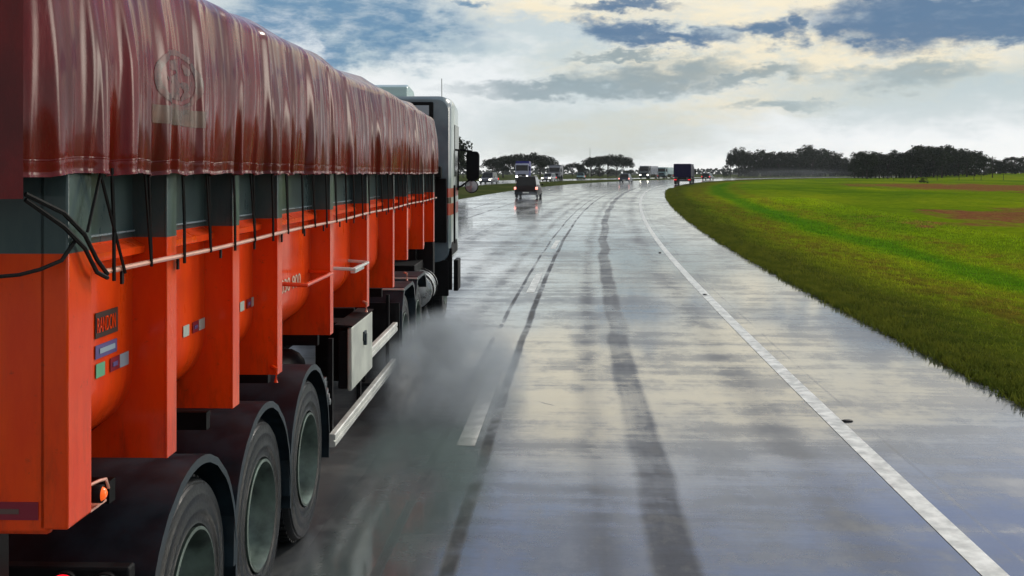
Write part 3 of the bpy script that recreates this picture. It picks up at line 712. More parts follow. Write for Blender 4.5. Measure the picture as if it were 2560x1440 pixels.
# wheels
TYRE = [(-.29, .30), (-.285, .36), (-.275, .46), (-.25, .515), (-.21, .535), (-.07, .54), (-.03, .532), (-.012, .520), (-.012, .512), (-.002, .505), (0, .47), (.006, .462), (.006, .452), (.002, .444), (.006, .40), (.010, .392), (.010, .380), (.003, .372), (-.004, .335), (.002, .325), (-.02, .305)]
def make_wheel(cy, xo, r=1.0):
    root = MB(); root.latheX([(a_, b_ * r) for a_, b_ in TYRE], xo, cy, .54 * r, 56)
    # tread blocks
    for k in range(56):
        t_ = 2 * math.pi * k / 56; cy_, cz_ = math.cos(t_), math.sin(t_)
        for x0, x1 in ((-.245, -.17), (-.13, -.05)):
            hw = .018; vs = []
            for xx in (x0, x1):
                for rr in (.53 * r, .547 * r):
                    for sg in (-1, 1): vs.append((xo + xx, cy + cy_ * rr - cz_ * hw * sg, .54 * r + cz_ * rr + cy_ * hw * sg))
            root.add(vs, [(0, 1, 3, 2), (4, 6, 7, 5), (0, 4, 5, 1), (2, 3, 7, 6), (0, 2, 6, 4), (1, 5, 7, 3)])
    wh = TB(root, 'wheel', M['rubber'], sharp=45)
    rim = MB(); rim.latheX([(-.02, .305 * r), (.010, .312 * r), (.014, .297 * r), (-.006, .288 * r), (-.05, .275 * r), (-.115, .262 * r), (-.145, .225 * r), (-.135, .17 * r), (-.12, .15 * r), (-.118, .115 * r)], xo, cy, .54 * r, 56)
    TB(rim, 'rim', M['rim'], wh, sharp=40)
    hub = MB(); hub.latheX([(-.118, .115 * r), (-.10, .11 * r), (-.085, .09 * r), (-.08, .05 * r), (-.078, .001)], xo, cy, .54 * r, 24)
    for k in range(10):
        t_ = 2 * math.pi * k / 10; hub.tube([(xo - .125, cy + .14 * math.cos(t_), .54 + .14 * math.sin(t_)), (xo - .095, cy + .14 * math.cos(t_), .54 + .14 * math.sin(t_))], .014, 6)
    TB(hub, 'hub', M['guard'], wh, sharp=40)
    inner = MB(); inner.latheX([(a_ - .33, b_ * r) for a_, b_ in TYRE], xo, cy, .54 * r, 40); TB(inner, 'inner_tyre', M['rubber'], wh, sharp=45)
    return wh
for y_ in (4.96, 6.16, 7.38): make_wheel(y_, -1.63)
for y_ in (12.78, 14.08): make_wheel(y_, -1.66)
make_wheel(18.7, -1.72)
for y_ in (4.96, 6.16, 7.38, 12.78, 14.08, 18.7):    # the far side's wheels
    far_ = MB(); far_.latheX([(a_ , b_) for a_, b_ in TYRE], -4.2 + .29, y_, .54, 40); TB(far_, 'far_wheel', M['rubber'], sharp=45)
# mudguards: bent band of four flats with a lip
def guard(cy, ro, x0, x1, ang0, ang1, flats, cz=.54, lip=.038):
    mb = MB(); n = len(flats)
    def arc(r): return [(cy + r * math.cos(R_(a_)), cz + r * math.sin(R_(a_))) for a_ in flats]
    o = arc(ro); i_ = arc(ro - .012); li = arc(ro - lip); vs = []
    for (yy, zz) in o: vs += [(x0, yy, zz), (x1, yy, zz)]
    mb.add(vs, [(2 * k, 2 * k + 1, 2 * k + 3, 2 * k + 2) for k in range(n - 1)])
    vs = []
    for (p, q) in zip(o, li): vs += [(x1, *p), (x1 + .004, *q)]
    mb.add(vs, [(2 * k, 2 * k + 1, 2 * k + 3, 2 * k + 2) for k in range(n - 1)])
    vs = []
    for (p, q) in zip(i_, li): vs += [(x0, *p), (x1 - .008, *p)]
    mb.add(vs, [(2 * k, 2 * k + 1, 2 * k + 3, 2 * k + 2) for k in range(n - 1)])
    return mb
FL = [-14, 4, 22, 34, 40, 46, 62, 74, 80, 86, 92, 98, 104, 112, 128, 138, 144, 150, 168, 186]
for y_ in (4.96, 6.16, 7.38):
    g = guard(y_, .640, -2.25, -1.60, 0, 0, FL); TB(g, 'mudguard', M['guard'], sharp=25)
for y_ in (12.78, 14.08):
    g = MB(); prof = [(y_ - .66, .55), (y_ - .64, .95), (y_ - .50, 1.14), (y_ - .42, 1.19), (y_ + .35, 1.19), (y_ + .52, 1.13), (y_ + .64, .95)]
    vs = []
    for (a_, b_) in prof: vs += [(-2.28, a_, b_), (-1.60, a_, b_), (-1.60, a_ + (y_ - a_) * .08, b_ - .04)]
    g.add(vs, [(3 * k + j, 3 * k + j + 1, 3 * k + j + 4, 3 * k + j + 3) for k in range(len(prof) - 1) for j in (0, 1)])
    TB(g, 'mudguard', M['guard'], sharp=25)
    tr_ = MB(); tr_.tube([(-2.28, y_ - .47, 1.175), (-1.60, y_ - .47, 1.175)], .012, 6); TB(tr_, 'mudguard_trim', M['alu'])
mf = MB(); mf.box(-2.28, -1.62, 12.06, 12.08, .28, 1.05); TB(mf, 'mud_flap', M['rubber'])
# side guard rails and tool box
def chan(y0, y1, z0, z1): # ribbed aluminium profile
    mb = MB(); h = z1 - z0
    poly = [(-1.66, z0), (-1.62, z0), (-1.612, z0 + h * .06), (-1.612, z0 + h * .42), (-1.626, z0 + h * .47), (-1.626, z0 + h * .53), (-1.612, z0 + h * .58), (-1.612, z1 - h * .06), (-1.62, z1), (-1.66, z1)]
    mb.prism(poly, 'y', y0, y1); return mb
TB(chan(8.30, 11.72, .385, .485), 'side_guard_rail', M['alu'], sharp=20)
TB(chan(9.9, 11.85, .765, .865), 'side_guard_rail', M['alu'], sharp=20)
for y_ in (8.45, 9.75, 11.55):
    gp = MB(); gp.box(-1.70, -1.665, y_, y_ + .05, .40, 1.2); TB(gp, 'side_guard_post', M['black'])
tb = MB(); tb.box(-1.72, -1.64, 8.98, 10.0, .70, 1.19); tbo = TB(tb, 'tool_box', M['black'], bevel=.01)
tb = MB(); tb.box(-1.638, -1.60, 8.95, 10.03, .69, 1.215); TB(tb, 'door', M['panel'], tbo, bevel=.01)
tb = MB(); tb.box(-1.60, -1.585, 9.50, 9.62, 1.02, 1.10); tb.box(-1.60, -1.575, 9.53, 9.58, .98, 1.08); TB(tb, 'latch', M['guard'], tbo)
tb = MB(); tb.prism([(-1.74, 1.225), (-1.60, 1.22), (-1.59, 1.235), (-1.74, 1.245)], 'y', 8.93, 10.05); TB(tb, 'lid', M['black'], tbo)
vl = MB()
for k in range(3): vl.tube([(-1.70, 8.10 + .05 * k, .86 - .05 * k), (-1.63, 8.10 + .05 * k, .86 - .05 * k)], .025, 8)
vl.box(-1.72, -1.68, 8.02, 8.3, .68, .93); TB(vl, 'air_valve', M['chrome'])
# tractor: frame, tank, cab
fr_ = MB()
for xx in (-2.5, -3.4): fr_.box(xx - .04, xx + .04, 12.2, 19.6, .80, 1.05)
fr_.box(-3.9, -1.9, 15.8, 16.9, .75, 1.15); fr_.box(-3.3, -2.5, 12.9, 14.0, 1.05, 1.27)
fr_.box(-3.9, -1.75, 17.0, 17.25, .9, 1.9); fr_.box(-3.7, -2.0, 16.8, 17.6, 1.0, 2.2)
TB(fr_, 'tractor_frame', M['black'], bevel=.01)
tk = MB(); pr = []
tk.add(*(lambda t: (t.v, t.f))(MB().tube([(-1.92, 15.9, .76), (-1.92, 15.93, .76), (-1.92, 16.85, .76), (-1.92, 16.88, .76)], [.22, .26, .26, .22], 28))); TB(tk, 'fuel_tank', M['chrome'], sharp=40)
for y_ in (16.1, 16.65):
    tks = MB(); tks.tube([(-1.92 + .267 * math.cos(a_), y_, .76 + .267 * math.sin(a_)) for a_ in np.linspace(0, 2 * math.pi, 25)[:-1]], .015, 5, closed=True); TB(tks, 'tank_strap', M['black'])
# cab loft: sections along y
def rrect(x0, x1, z0, z1, r, n=5):
    p = []
    for (cx, cz, a0) in ((x1 - r, z1 - r, 0), (x0 + r, z1 - r, 90), (x0 + r, z0 + r, 180), (x1 - r, z0 + r, 270)):
        for k in range(n + 1): a_ = R_(a0 + 90 * k / n); p.append((cx + r * math.cos(a_), cz + r * math.sin(a_)))
    return p
secs = [(18.02, rrect(-4.02, -1.60, 1.02, 3.74, .20)), (18.10, rrect(-4.06, -1.56, 1.0, 3.80, .20)), (18.9, rrect(-4.06, -1.56, .98, 3.83, .18)), (19.7, rrect(-4.06, -1.57, .95, 3.80, .2)),
        (19.95, rrect(-4.02, -1.62, .92, 3.70, .25)), (20.1, rrect(-3.95, -1.72, .90, 3.45, .3))]
cb = MB(); n = len(secs[0][1]); vs = [(p[0], y_, p[1]) for y_, sc in secs for p in sc]
fs = [(i * n + k, i * n + (k + 1) % n, (i + 1) * n + (k + 1) % n, (i + 1) * n + k) for i in range(len(secs) - 1) for k in range(n)] + [tuple(range(n))[::-1], tuple(range((len(secs) - 1) * n, len(secs) * n))]
cb.add(vs, fs)
def cab_paint():
    m = bpy.data.materials.new('cab_paint'); m.use_nodes = True; t = N(m.node_tree); b = t.n['Principled BSDF']
    oc = t.new('ShaderNodeTexCoord').outputs['Object']; x_, y_, z_ = t.sep(oc)
    nz = t.noise(oc, 3, 4); side = t.ss(y_, 9.10, 9.18)
    base = t.mix(side, t.mix(t.ss(nz, .3, .7), (.11, .16, .20), (.17, .23, .27)), (.55, .62, .60))
    band = t.m('MULTIPLY', t.ss(z_, 2.10, 2.105), t.ss(z_, 2.255, 2.25)); band2 = t.m('MULTIPLY', t.ss(z_, 1.80, 1.805), t.ss(z_, 2.0, 1.995))
    base = t.mix(t.m('MAXIMUM', band, band2), base, (.42, .02, .015))
    dk = t.m('MULTIPLY', t.m('MULTIPLY', t.ss(z_, 2.0, 2.005), t.ss(z_, 2.10, 2.095)), t.ss(y_, 9.18, 9.10))
    base = t.mix(dk, base, (.01, .01, .012))
    t.put(b.inputs['Base Color'], base); b.inputs['Roughness'].default_value = .3; b.inputs['Coat Weight'].default_value = .5
    return m
cabo = TB(cb, 'cab', cab_paint(), sharp=40)
wd = MB(); wd.box(-3.75, -1.85, 17.985, 18.03, 3.28, 3.70); TB(wd, 'rear_window_frame', M['black'], cabo, bevel=.02)
wd = MB(); wd.box(-2.95, -2.28, 17.975, 17.986, 3.40, 3.64); wd.box(-2.2, -1.92, 17.975, 17.986, 3.40, 3.64); TB(wd, 'rear_window', mat('pale_pane', (.30, .36, .42), .12, coat=.6), cabo)
wd = MB(); wd.box(-1.562, -1.548, 18.75, 19.6, 2.45, 3.35); TB(wd, 'side_window', M['glass'], cabo, bevel=.005)
cc = MB(); cc.box(-2.1, -1.62, 17.95, 18.02, 1.35, 2.42); cc.box(-1.95, -1.7, 17.8, 17.98, 2.42, 2.62); TB(cc, 'air_intake', M['black'], cabo, bevel=.02)
sp = MB(); sp.prism([(18.3, 3.80), (18.35, 3.98), (18.55, 4.03), (19.3, 3.98), (19.55, 3.80)], 'x', -3.3, -2.33); TB(sp, 'roof_fairing', M['tealbox'], cabo, bevel=.03)
an = MB(); an.tube([(-1.83, 19.3, 3.78), (-1.83, 19.28, 4.2)], .006, 5); TB(an, 'antenna', M['black'], cabo)
gd = MB(); gd.box(-1.56, -1.53, 18.6, 18.64, 1.3, 2.3); TB(gd, 'grab_handle', M['black'], cabo)
fd = MB(); fd.box(-2.2, -1.60, 18.02, 18.12, .45, 1.05); fd.box(-1.66, -1.54, 18.05, 18.12, .55, 1.25); fd.box(-1.62, -1.54, 19.3, 19.9, .4, .95); fd.prism([(18.05, 1.22), (18.2, 1.34), (19.2, 1.34), (19.35, 1.22), (19.35, 1.12), (18.05, 1.12)], 'x', -1.95, -1.55)
TB(fd, 'fender', M['black'], cabo, bevel=.01)
# mirrors
mr = MB(); mr.tube([(-1.57, 19.5, 2.92), (-1.50, 19.5, 2.93), (-1.30, 19.5, 2.90)], .018, 8); mr.tube([(-1.57, 19.5, 2.25), (-1.50, 19.5, 2.27), (-1.30, 19.5, 2.42)], .018, 8)
mr.tube([(-1.555, 19.5, 2.93), (-1.555, 19.5, 2.2)], .02, 8); mro = TB(mr, 'mirror_arm', M['black'], cabo)
mh = MB(); q = rrect(-1.40, -1.17, 2.38, 2.90, .06); mh.add([(p[0], 19.42, p[1]) for p in q] + [(p[0] * .98 - .026, 19.62, 2.64 + (p[1] - 2.64) * .92) for p in q], [tuple(range(len(q)))[::-1], tuple(range(len(q), 2 * len(q)))] + [(k, (k + 1) % len(q), (k + 1) % len(q) + len(q), k + len(q)) for k in range(len(q))])
TB(mh, 'mirror', M['black'], mro, sharp=40)
mc = MB(); t_ = MB(); t_.latheX([(-.05, .06), (-.03, .12), (0, .125), (.006, .11)], 0, 0, 0, 24); mc.add([(-1.31 + v[1], 19.5 - v[0], 2.27 + v[2]) for v in t_.v], t_.f); mc.tube([(-1.31, 19.5, 2.40), (-1.31, 19.5, 2.36)], .02, 6)
TB(mc, 'convex_mirror', M['black'], mro, sharp=40)
mc = MB(); t_ = MB(); t_.latheX([(.004, .108), (.012, .05), (.014, .001)], 0, 0, 0, 24); mc.add([(-1.31 + v[1], 19.5 - v[0], 2.27 + v[2]) for v in t_.v], t_.f); TB(mc, 'convex_glass', mat('grey_mirror_glass', (.35, .35, .38), .15, .6), mro)

# ------------------------------------------------------------------ traffic
GLASS = M['glass']
def lampm(name, colr, k): return mat(name, (.8, .8, .8), .3, emis=colr, estr=k)
HEAD = lampm('lit_headlamp', (1, .95, .80), 14); TAIL = lampm('lit_tail_lamp', (1, .25, .18), 2.2)
def make_car(name, L, W, Hh, paint, style='hatch', lamps='tail', roofrail=False):
    root = empty(name, (0, 0, 0)); w2 = W / 2; belt = Hh * .56; sill = .26
    # body loft along y (rear -L/2 .. front L/2)
    bd = MB(); prof = {'hatch': [(-.5, .80, .86), (-.485, .93, .98), (-.42, 1.0, 1.0), (-.1, 1.0, 1.0), (.2, 1.0, .99), (.30, .98, .96), (.44, .94, .84), (.49, .86, .70), (.5, .78, .62)]}['hatch']
    vs = []; secn = 0
    for (p, kw, kz) in prof:
        ww = w2 * kw; zt = belt * kz; cs = [(-ww * .94, sill), (-ww, sill + .12), (-ww, zt - .16), (-ww * .95, zt - .04), (-ww * .86, zt), (ww * .86, zt), (ww * .95, zt - .04), (ww, zt - .16), (ww, sill + .12), (ww * .94, sill)]
        secn = len(cs); vs += [(a_, p * L, b_) for a_, b_ in cs]
    n_ = len(prof); fs = [(i * secn + k, i * secn + (k + 1) % secn, (i + 1) * secn + (k + 1) % secn, (i + 1) * secn + k) for i in range(n_ - 1) for k in range(secn)] + [tuple(range(secn))[::-1], tuple(range((n_ - 1) * secn, n_ * secn))]
    bd.add(vs, fs); bd.build('body', paint, root, sharp=50)
    yr0, yr1, yf1, yf0 = (-.485, -.42, .08, .24) if style != 'pickup' else (-.10, -.07, .10, .24)
    cab_ = MB(); wb, wt = w2 * .90, w2 * .74
    base_ = [(-wb, yr0 * L), (wb, yr0 * L), (wb, yf0 * L), (-wb, yf0 * L)]; top_ = [(-wt, yr1 * L), (wt, yr1 * L), (wt, yf1 * L), (-wt, yf1 * L)]
    vs = [(a_, b_, belt - .02) for a_, b_ in base_] + [(a_, b_, Hh - .05) for a_, b_ in top_] + [(a_ * .86, b_ * .94, Hh) for a_, b_ in top_]
    cab_.add(vs, [(4 * l + i, 4 * l + (i + 1) % 4, 4 * l + (i + 1) % 4 + 4, 4 * l + i + 4) for l in (0, 1) for i in range(4)] + [(8, 9, 10, 11)])
    cab_.build('cabin', paint, root, sharp=40)
    def pane(i, nm, ins=.1):
        A, B = Vector(vs[i]), Vector(vs[(i + 1) % 4]); C_, D = Vector(vs[(i + 1) % 4 + 4]), Vector(vs[i + 4]); cen = (A + B + C_ + D) / 4
        nn = (B - A).cross(D - A).normalized(); 
        if nn.dot(cen - Vector((0, cen.y * .2, cen.z))) < 0: nn = -nn
        q = [p.lerp(cen, ins) for p in (A, B, C_, D)]
        mb = MB(); mb.add([p + nn * .012 for p in q] + [p - nn * .01 for p in q], [(0, 1, 2, 3), (4, 5, 6, 7), (0, 1, 5, 4), (1, 2, 6, 5), (2, 3, 7, 6), (3, 0, 4, 7)]); mb.build(nm, GLASS, root)
    pane(0, 'rear_window'); pane(1, 'side_window', .12); pane(2, 'windscreen'); pane(3, 'side_window', .12)
    for sx_ in (-1, 1):
        for yy in (-.31, .31):
            wm = MB(); wm.latheX([(-.2, .2), (-.2, .31), (-.16, .33), (-.03, .33), (0, .30), (0, .2)], sx_ * (w2 - (.0 if sx_ > 0 else 0)), yy * L, .33, 20, sgn=sx_); wo = wm.build('wheel', M['rubber'], root, sharp=40)
            rm = MB(); rm.latheX([(0, .2), (-.03, .17), (-.02, .05), (-.02, .001)], sx_ * w2, yy * L, .33, 14, sgn=sx_); rm.build('rim', M['rim'], wo)
    bz = MB(); bz.box(-w2 * .98, w2 * .98, -L / 2 - .04, -L / 2 + .12, .30, .52); bz.build('rear_bumper', M['guard'], root, bevel=.03)
    bz = MB(); bz.box(-w2 * .9, w2 * .9, L / 2 - .16, L / 2 + .04, .26, .50); bz.build('front_bumper', M['guard'], root, bevel=.03)
    pl = MB(); pl.box(-.26, .26, -L / 2 - .05, -L / 2 - .02, .40, .50); pl.build('number_plate', M['alu'], root)
    if roofrail:
        rr = MB()
        for sx_ in (-1, 1): rr.tube([(sx_ * wt * .9, yr1 * L * .9, Hh + .03), (sx_ * wt * .9, yf1 * L * .8, Hh + .03)], .02, 6)
        rr.build('roof_rail', M['alu'], root)
    for sx_ in (-1, 1):
        t_ = MB(); z0 = belt * .70; t_.box(sx_ * w2 * .92 - .10, sx_ * w2 * .92 + .07, -L / 2 - .012, -L / 2 + .25, z0, z0 + .20); t_.build('tail_lamp', TAIL if lamps == 'tail' else M['redlamp'], root, bevel=.02)
        t_ = MB(); z0 = belt * .60; t_.box(sx_ * w2 * .74 - .13, sx_ * w2 * .74 + .13, L / 2 - .12, L / 2 + .02, z0, z0 + .15); t_.build('headlamp', HEAD if lamps == 'head' else M['greylens'], root, bevel=.02)
        m_ = MB(); m_.box(sx_ * (w2 + .10) - .08, sx_ * (w2 + .10) + .08, .17 * L, .17 * L + .08, belt, belt + .14); m_.build('wing_mirror', M['black'], root, bevel=.02)
    return root
def make_box_truck(name, L, W, Hh, box_m, cab_m, lamps='tail', cab_h=2.9, canvas=False):
    root = empty(name, (0, 0, 0)); w2 = W / 2
    q = MB(); q.add([(a_, -L / 2, b_) for a_, b_ in rrect(-w2, w2, 1.05, Hh, .12)] + [(a_, L / 2 - 2.3, b_) for a_, b_ in rrect(-w2, w2, 1.05, Hh, .12)], [])
    n_ = len(q.v) // 2; q.f += [tuple(range(n_))[::-1], tuple(range(n_, 2 * n_))] + [(k, (k + 1) % n_, (k + 1) % n_ + n_, k + n_) for k in range(n_)]; q.mi += [0] * (n_ + 2); q.mats = []
    bo = q.build('cargo_box', box_m, root, sharp=40)
    d = MB()
    for sx_ in (-1, 1): d.box(sx_ * w2 * .48 - w2 * .46, sx_ * w2 * .48 + w2 * .46, -L / 2 - .03, -L / 2 - .001, 1.15, Hh - .1)
    d.build('rear_door', box_m, bo, bevel=.01)
    c_ = MB(); prof = [(L / 2 - 2.1, .75), (L / 2 - 2.1, cab_h - .1), (L / 2 - 1.9, cab_h), (L / 2 - .5, cab_h), (L / 2 - .2, cab_h - .2), (L / 2, cab_h * .55), (L / 2, .6), (L / 2 - .9, .6)]
    c_.prism(prof, 'x', -w2 * .96, w2 * .96); co = c_.build('cab', cab_m, root, sharp=30, bevel=.05)
    g = MB(); A, B = prof[4], prof[5]; p0 = (A[0] + (B[0] - A[0]) * .08 + .02, A[1] + (B[1] - A[1]) * .08); p1 = (A[0] + (B[0] - A[0]) * .88 + .02, A[1] + (B[1] - A[1]) * .88)
    g.prism([p0, p1, (p1[0] - .05, p1[1]), (p0[0] - .05, p0[1])], 'x', -w2 * .86, w2 * .86); g.build('windscreen', GLASS, co)
    g = MB(); g.box(w2 * .96, w2 * .97, L / 2 - 1.6, L / 2 - .5, cab_h * .6, cab_h * .88); g.box(-w2 * .97, -w2 * .96, L / 2 - 1.6, L / 2 - .5, cab_h * .6, cab_h * .88); g.build('side_window', GLASS, co)
    b_ = MB(); b_.box(-w2 * .97, w2 * .97, L / 2 - .1, L / 2 + .08, .42, .78); b_.build('front_bumper', M['guard'], co, bevel=.03)
    g = MB(); g.box(-w2 * .6, w2 * .6, L / 2 + .0, L / 2 + .03, .95, 1.35); g.build('grille', M['black'], co)
    f_ = MB(); f_.box(-.5, .5, -L / 2 + .1, L / 2 - .4, .72, 1.02); f_.box(-w2 * .95, w2 * .95, -L / 2, -L / 2 + .1, .45, .62); f_.box(-.6, -.45, -L / 2, -L / 2 + .1, .6, 1.0); f_.box(.45, .6, -L / 2, -L / 2 + .1, .6, 1.0); f_.build('chassis', M['black'], root)
    for sx_ in (-1, 1):
        for yy in (-L / 2 + 1.3, -L / 2 + 2.55, L / 2 - 1.3):
            wm = MB(); wm.latheX([(-.32, .28), (-.32, .46), (-.26, .50), (-.05, .50), (0, .45), (0, .28)], sx_ * w2, yy, .5, 20, sgn=sx_); wo = wm.build('wheel', M['rubber'], root, sharp=40)
            rm = MB(); rm.latheX([(0, .28), (-.06, .24), (-.05, .08), (-.04, .001)], sx_ * w2, yy, .5, 14, sgn=sx_); rm.build('rim', M['rim'], wo)
        t_ = MB(); t_.box(sx_ * w2 * .8 - .18, sx_ * w2 * .8 + .18, -L / 2 - .04, -L / 2 - .001, .64, .76); t_.build('tail_lamp', M['redlamp'], root)
        t_ = MB(); t_.box(sx_ * w2 * .76 - .17, sx_ * w2 * .76 + .17, L / 2 + .03, L / 2 + .09, .82, 1.02); t_.build('headlamp', HEAD if lamps == 'head' else M['greylens'], root, bevel=.02)
        m_ = MB(); m_.box(sx_ * (w2 + .14) - .1, sx_ * (w2 + .14) + .1, L / 2 - .5, L / 2 - .38, cab_h * .6, cab_h * .85); m_.build('mirror', M['black'], root, bevel=.02)
    return root
def pix(u, v, zoff=0):     # point where the pixel's sight line meets the road surface
    lo, hi = 4.0, 2500.0
    for _ in range(60):
        m_ = (lo + hi) / 2; X = (u - 1280) * m_ / FPX
        if HV + FPX * (CAMH - ZR_at(X, m_) - zoff) / m_ > v: lo = m_
        else: hi = m_
    return (u - 1280) * lo / FPX, lo
def ZR_at(X, Y):
    s, t = nearest([X], [Y]); return zr(float(s[0]))
def place(o, u, Y, dirn, tilt=0, dz=0):
    if Y < 0:      # negative: the lane (t) to stand in
        yy = np.arange(60, 500, 1.0); _, tt_ = nearest((u - 1280) * yy / FPX, yy); k = np.where((tt_[:-1] - Y) * (tt_[1:] - Y) <= 0)[0]; Y = float(yy[k[0]]) if len(k) else 250; print('LANE', o.name, u, Y)
    X = (u - 1280) * Y / FPX; s, t = nearest([X], [Y]); s = float(s[0]); h = RH(s)
    o.location = (X, Y, zr(s) + .004 + dz); o.rotation_euler = (0, 0, -h + (math.pi if dirn < 0 else 0) + tilt); return o
pm = lambda n, c_, r=.25: mat(n, c_, r, 0, .4, coat=.25, coat_r=.08, noise_amt=.1, nscale=2)
car = make_car('car', 4.2, 1.92, 1.80, mat('black_red_car_paint', (.012, .004, .005), .35, 0, .3), roofrail=True)
tag(place(car, 1322, 91, 1), 'dark hatchback seen from behind with red tail lamps, driving ahead in the wet left lane', 'car')
car = make_car('car', 4.0, 1.75, 1.50, pm('navy_car_paint', (.03, .04, .07)))
tag(place(car, 1565, -9, 1), 'small dark blue car in spray further up the road, left of the blue lorry', 'car')
car = make_car('car', 4.3, 1.8, 1.45, pm('black_car_paint', (.012, .014, .014)), lamps='off')
tag(place(car, 1770, -5, 1), 'tiny black car just right of the dark blue lorry on the bend', 'car')
car = make_car('car', 4.6, 2.0, 1.75, pm('grey_car_paint', (.10, .10, .13)), lamps='head')
tag(place(car, 1222, -27.5, -1), 'grey oncoming car with headlights lit, leftmost on the far carriageway beside the round mirror', 'car')
car = make_car('car', 4.5, 1.85, 1.5, pm('teal_car_paint', (.12, .24, .25)), lamps='off')
tag(place(car, 1452, -37, -1, .3), 'pale teal oncoming car in front of the small tree', 'car')
car = make_car('car', 4.3, 1.85, 1.5, pm('silver_car_paint', (.30, .30, .32)), lamps='head')
tag(place(car, 1372, -28, -1), 'silver oncoming car with two bright headlights right of the blue tipper lorry', 'car')
bt = make_box_truck('lorry', 8, 2.5, 3.0, mat('dark_blue_box', (.006, .002, .045), .5, 0, .2), pm('dark_blue_cab', (.02, .02, .08)), lamps='off', cab_h=2.6)
tag(place(bt, 1711, 160, 1, .0), 'dark blue box lorry seen from behind on the bend', 'lorry')
bt = make_box_truck('lorry', 10.5, 2.5, 3.75, mat('bright_blue_box', (.008, .010, .20), .4, 0, .4), pm('white_blue_cab', (.32, .34, .45)), lamps='head', cab_h=3.3)
tag(place(bt, 1308, -31.5, -1, .25), 'oncoming lorry with blue load body and glowing headlights below the broad tree', 'lorry')
bt = make_box_truck('lorry', 8, 2.5, 3.2, pm('grey_box', (.16, .17, .20), .4), pm('grey_cab', (.20, .21, .24)), lamps='off')
tag(place(bt, 1390, -34, -1, .25), 'grey oncoming lorry behind the silver car', 'lorry')
bt = make_box_truck('bus', 11, 2.5, 3.2, pm('slate_bus_body', (.12, .15, .21), .3), pm('slate_bus_front', (.10, .12, .13)), lamps='head', cab_h=3.2)
tag(place(bt, 1622, -30, -1, .15), 'oncoming grey bus with bright headlights left of the dark blue lorry', 'bus')
bt = make_box_truck('lorry', 8, 2.4, 2.9, pm('pale_teal_box', (.25, .40, .42), .4), pm('teal_cab', (.2, .32, .34)), lamps='off')
tag(place(bt, 1664, -31, -1, .1), 'pale teal lorry following the oncoming bus', 'lorry')

# ------------------------------------------------------------------ trees
def leafm(name, a_, b_):
    m = bpy.data.materials.new(name); m.use_nodes = True; t = N(m.node_tree); b = t.n['Principled BSDF']
    oc = t.new('ShaderNodeTexCoord').outputs['Object']; oi = t.new('ShaderNodeObjectInfo').outputs['Random']
    g = t.mix(t.ss(t.noise(oc, .9, 4, .6), .35, .65), a_, b_); g = t.mix(t.m('MULTIPLY', oi, .4), g, (.02, .03, .012))
    t.put(b.inputs['Base Color'], g); b.inputs['Roughness'].default_value = .7; b.inputs['Specular IOR Level'].default_value = .2; return m
LEAF = leafm('dark_leaves', (.007, .014, .006), (.018, .030, .009)); LEAF2 = leafm('green_leaves', (.010, .022, .008), (.026, .042, .012)); BARK = mat('bark', (.035, .028, .022), .9)
def crown_mesh(kind, seed, m):
    r = np.random.default_rng(seed); clumps = []
    if kind == 'broad':      # umbrella-like: wide, flat topped, unit height 1 -> scaled later
        for k in range(34):
            a_ = r.uniform(0, 2 * math.pi); d = .52 * math.sqrt(r.random()); clumps.append((d * math.cos(a_), d * math.sin(a_), .80 - .42 * d * d * 2 + r.uniform(-.14, .05), r.uniform(.09, .16)))
    elif kind == 'round':
        for k in range(34):
            v = r.normal(size=3); v /= np.linalg.norm(v); q = r.random() ** .45; clumps.append((v[0] * .30 * q, v[1] * .30 * q, .62 + v[2] * .28 * q, r.uniform(.09, .15)))
    else:                    # bushy to the ground
        for k in range(46):
            a_ = r.uniform(0, 2 * math.pi); h_ = r.uniform(.08, .92); wmax = .40 * math.sqrt(max(.05, 1 - ((h_ - .42) / .58) ** 2)); d = wmax * math.sqrt(r.random())
            clumps.append((d * math.cos(a_), d * math.sin(a_), h_, r.uniform(.07, .14)))
    vs = []; fs = []
    for (cx, cy, cz, cr) in clumps:
        nleaf = int(70 * (cr / .12) ** 2)
        for _ in range(nleaf):
            v = r.normal(size=3); v /= np.linalg.norm(v); q = cr * r.random() ** .4
            p = np.array([cx, cy, cz]) + v * q * np.array([1.15, 1.15, .8]); sz = r.uniform(.014, .034)
            a1 = r.normal(size=3); a1 /= np.linalg.norm(a1); a2 = np.cross(a1, r.normal(size=3)); a2 /= np.linalg.norm(a2); o = len(vs)
            vs += [tuple(p - a1 * sz), tuple(p + a2 * sz * .7), tuple(p + a1 * sz * 1.1), tuple(p - a2 * sz * .6)]; fs.append((o, o + 1, o + 2, o + 3))
    me = bpy.data.meshes.new('crown'); me.from_pydata(vs, [], fs); me.materials.append(m); return me
def trunk_mesh(kind, seed):
    r = np.random.default_rng(seed); mb = MB(); top = .62 if kind != 'bushy' else .5
    mb.tube([(0, 0, -.03), (.01, 0, .15), (-.01, .01, .35), (.01, 0, top)], [.030, .022, .018, .010], 7)
    for k in range(7):
        a_ = r.uniform(0, 6.28); h0 = r.uniform(.22, .45); d = r.uniform(.2, .4) if kind == 'broad' else r.uniform(.12, .24)
        mb.tube([(0, 0, h0), (d * .5 * math.cos(a_), d * .5 * math.sin(a_), h0 + .16), (d * math.cos(a_), d * math.sin(a_), h0 + .28)], [.012, .008, .004], 5)
    o = mb.build('tmp_trunk', BARK); me = o.data; bpy.data.objects.remove(o); return me
CR = {k: [(crown_mesh(k, 10 + i * 7 + j, LEAF if j % 2 == 0 or k == 'broad' else LEAF2), trunk_mesh(k, 50 + j)) for j in range(4)] for i, k in enumerate(('broad', 'round', 'bushy'))}
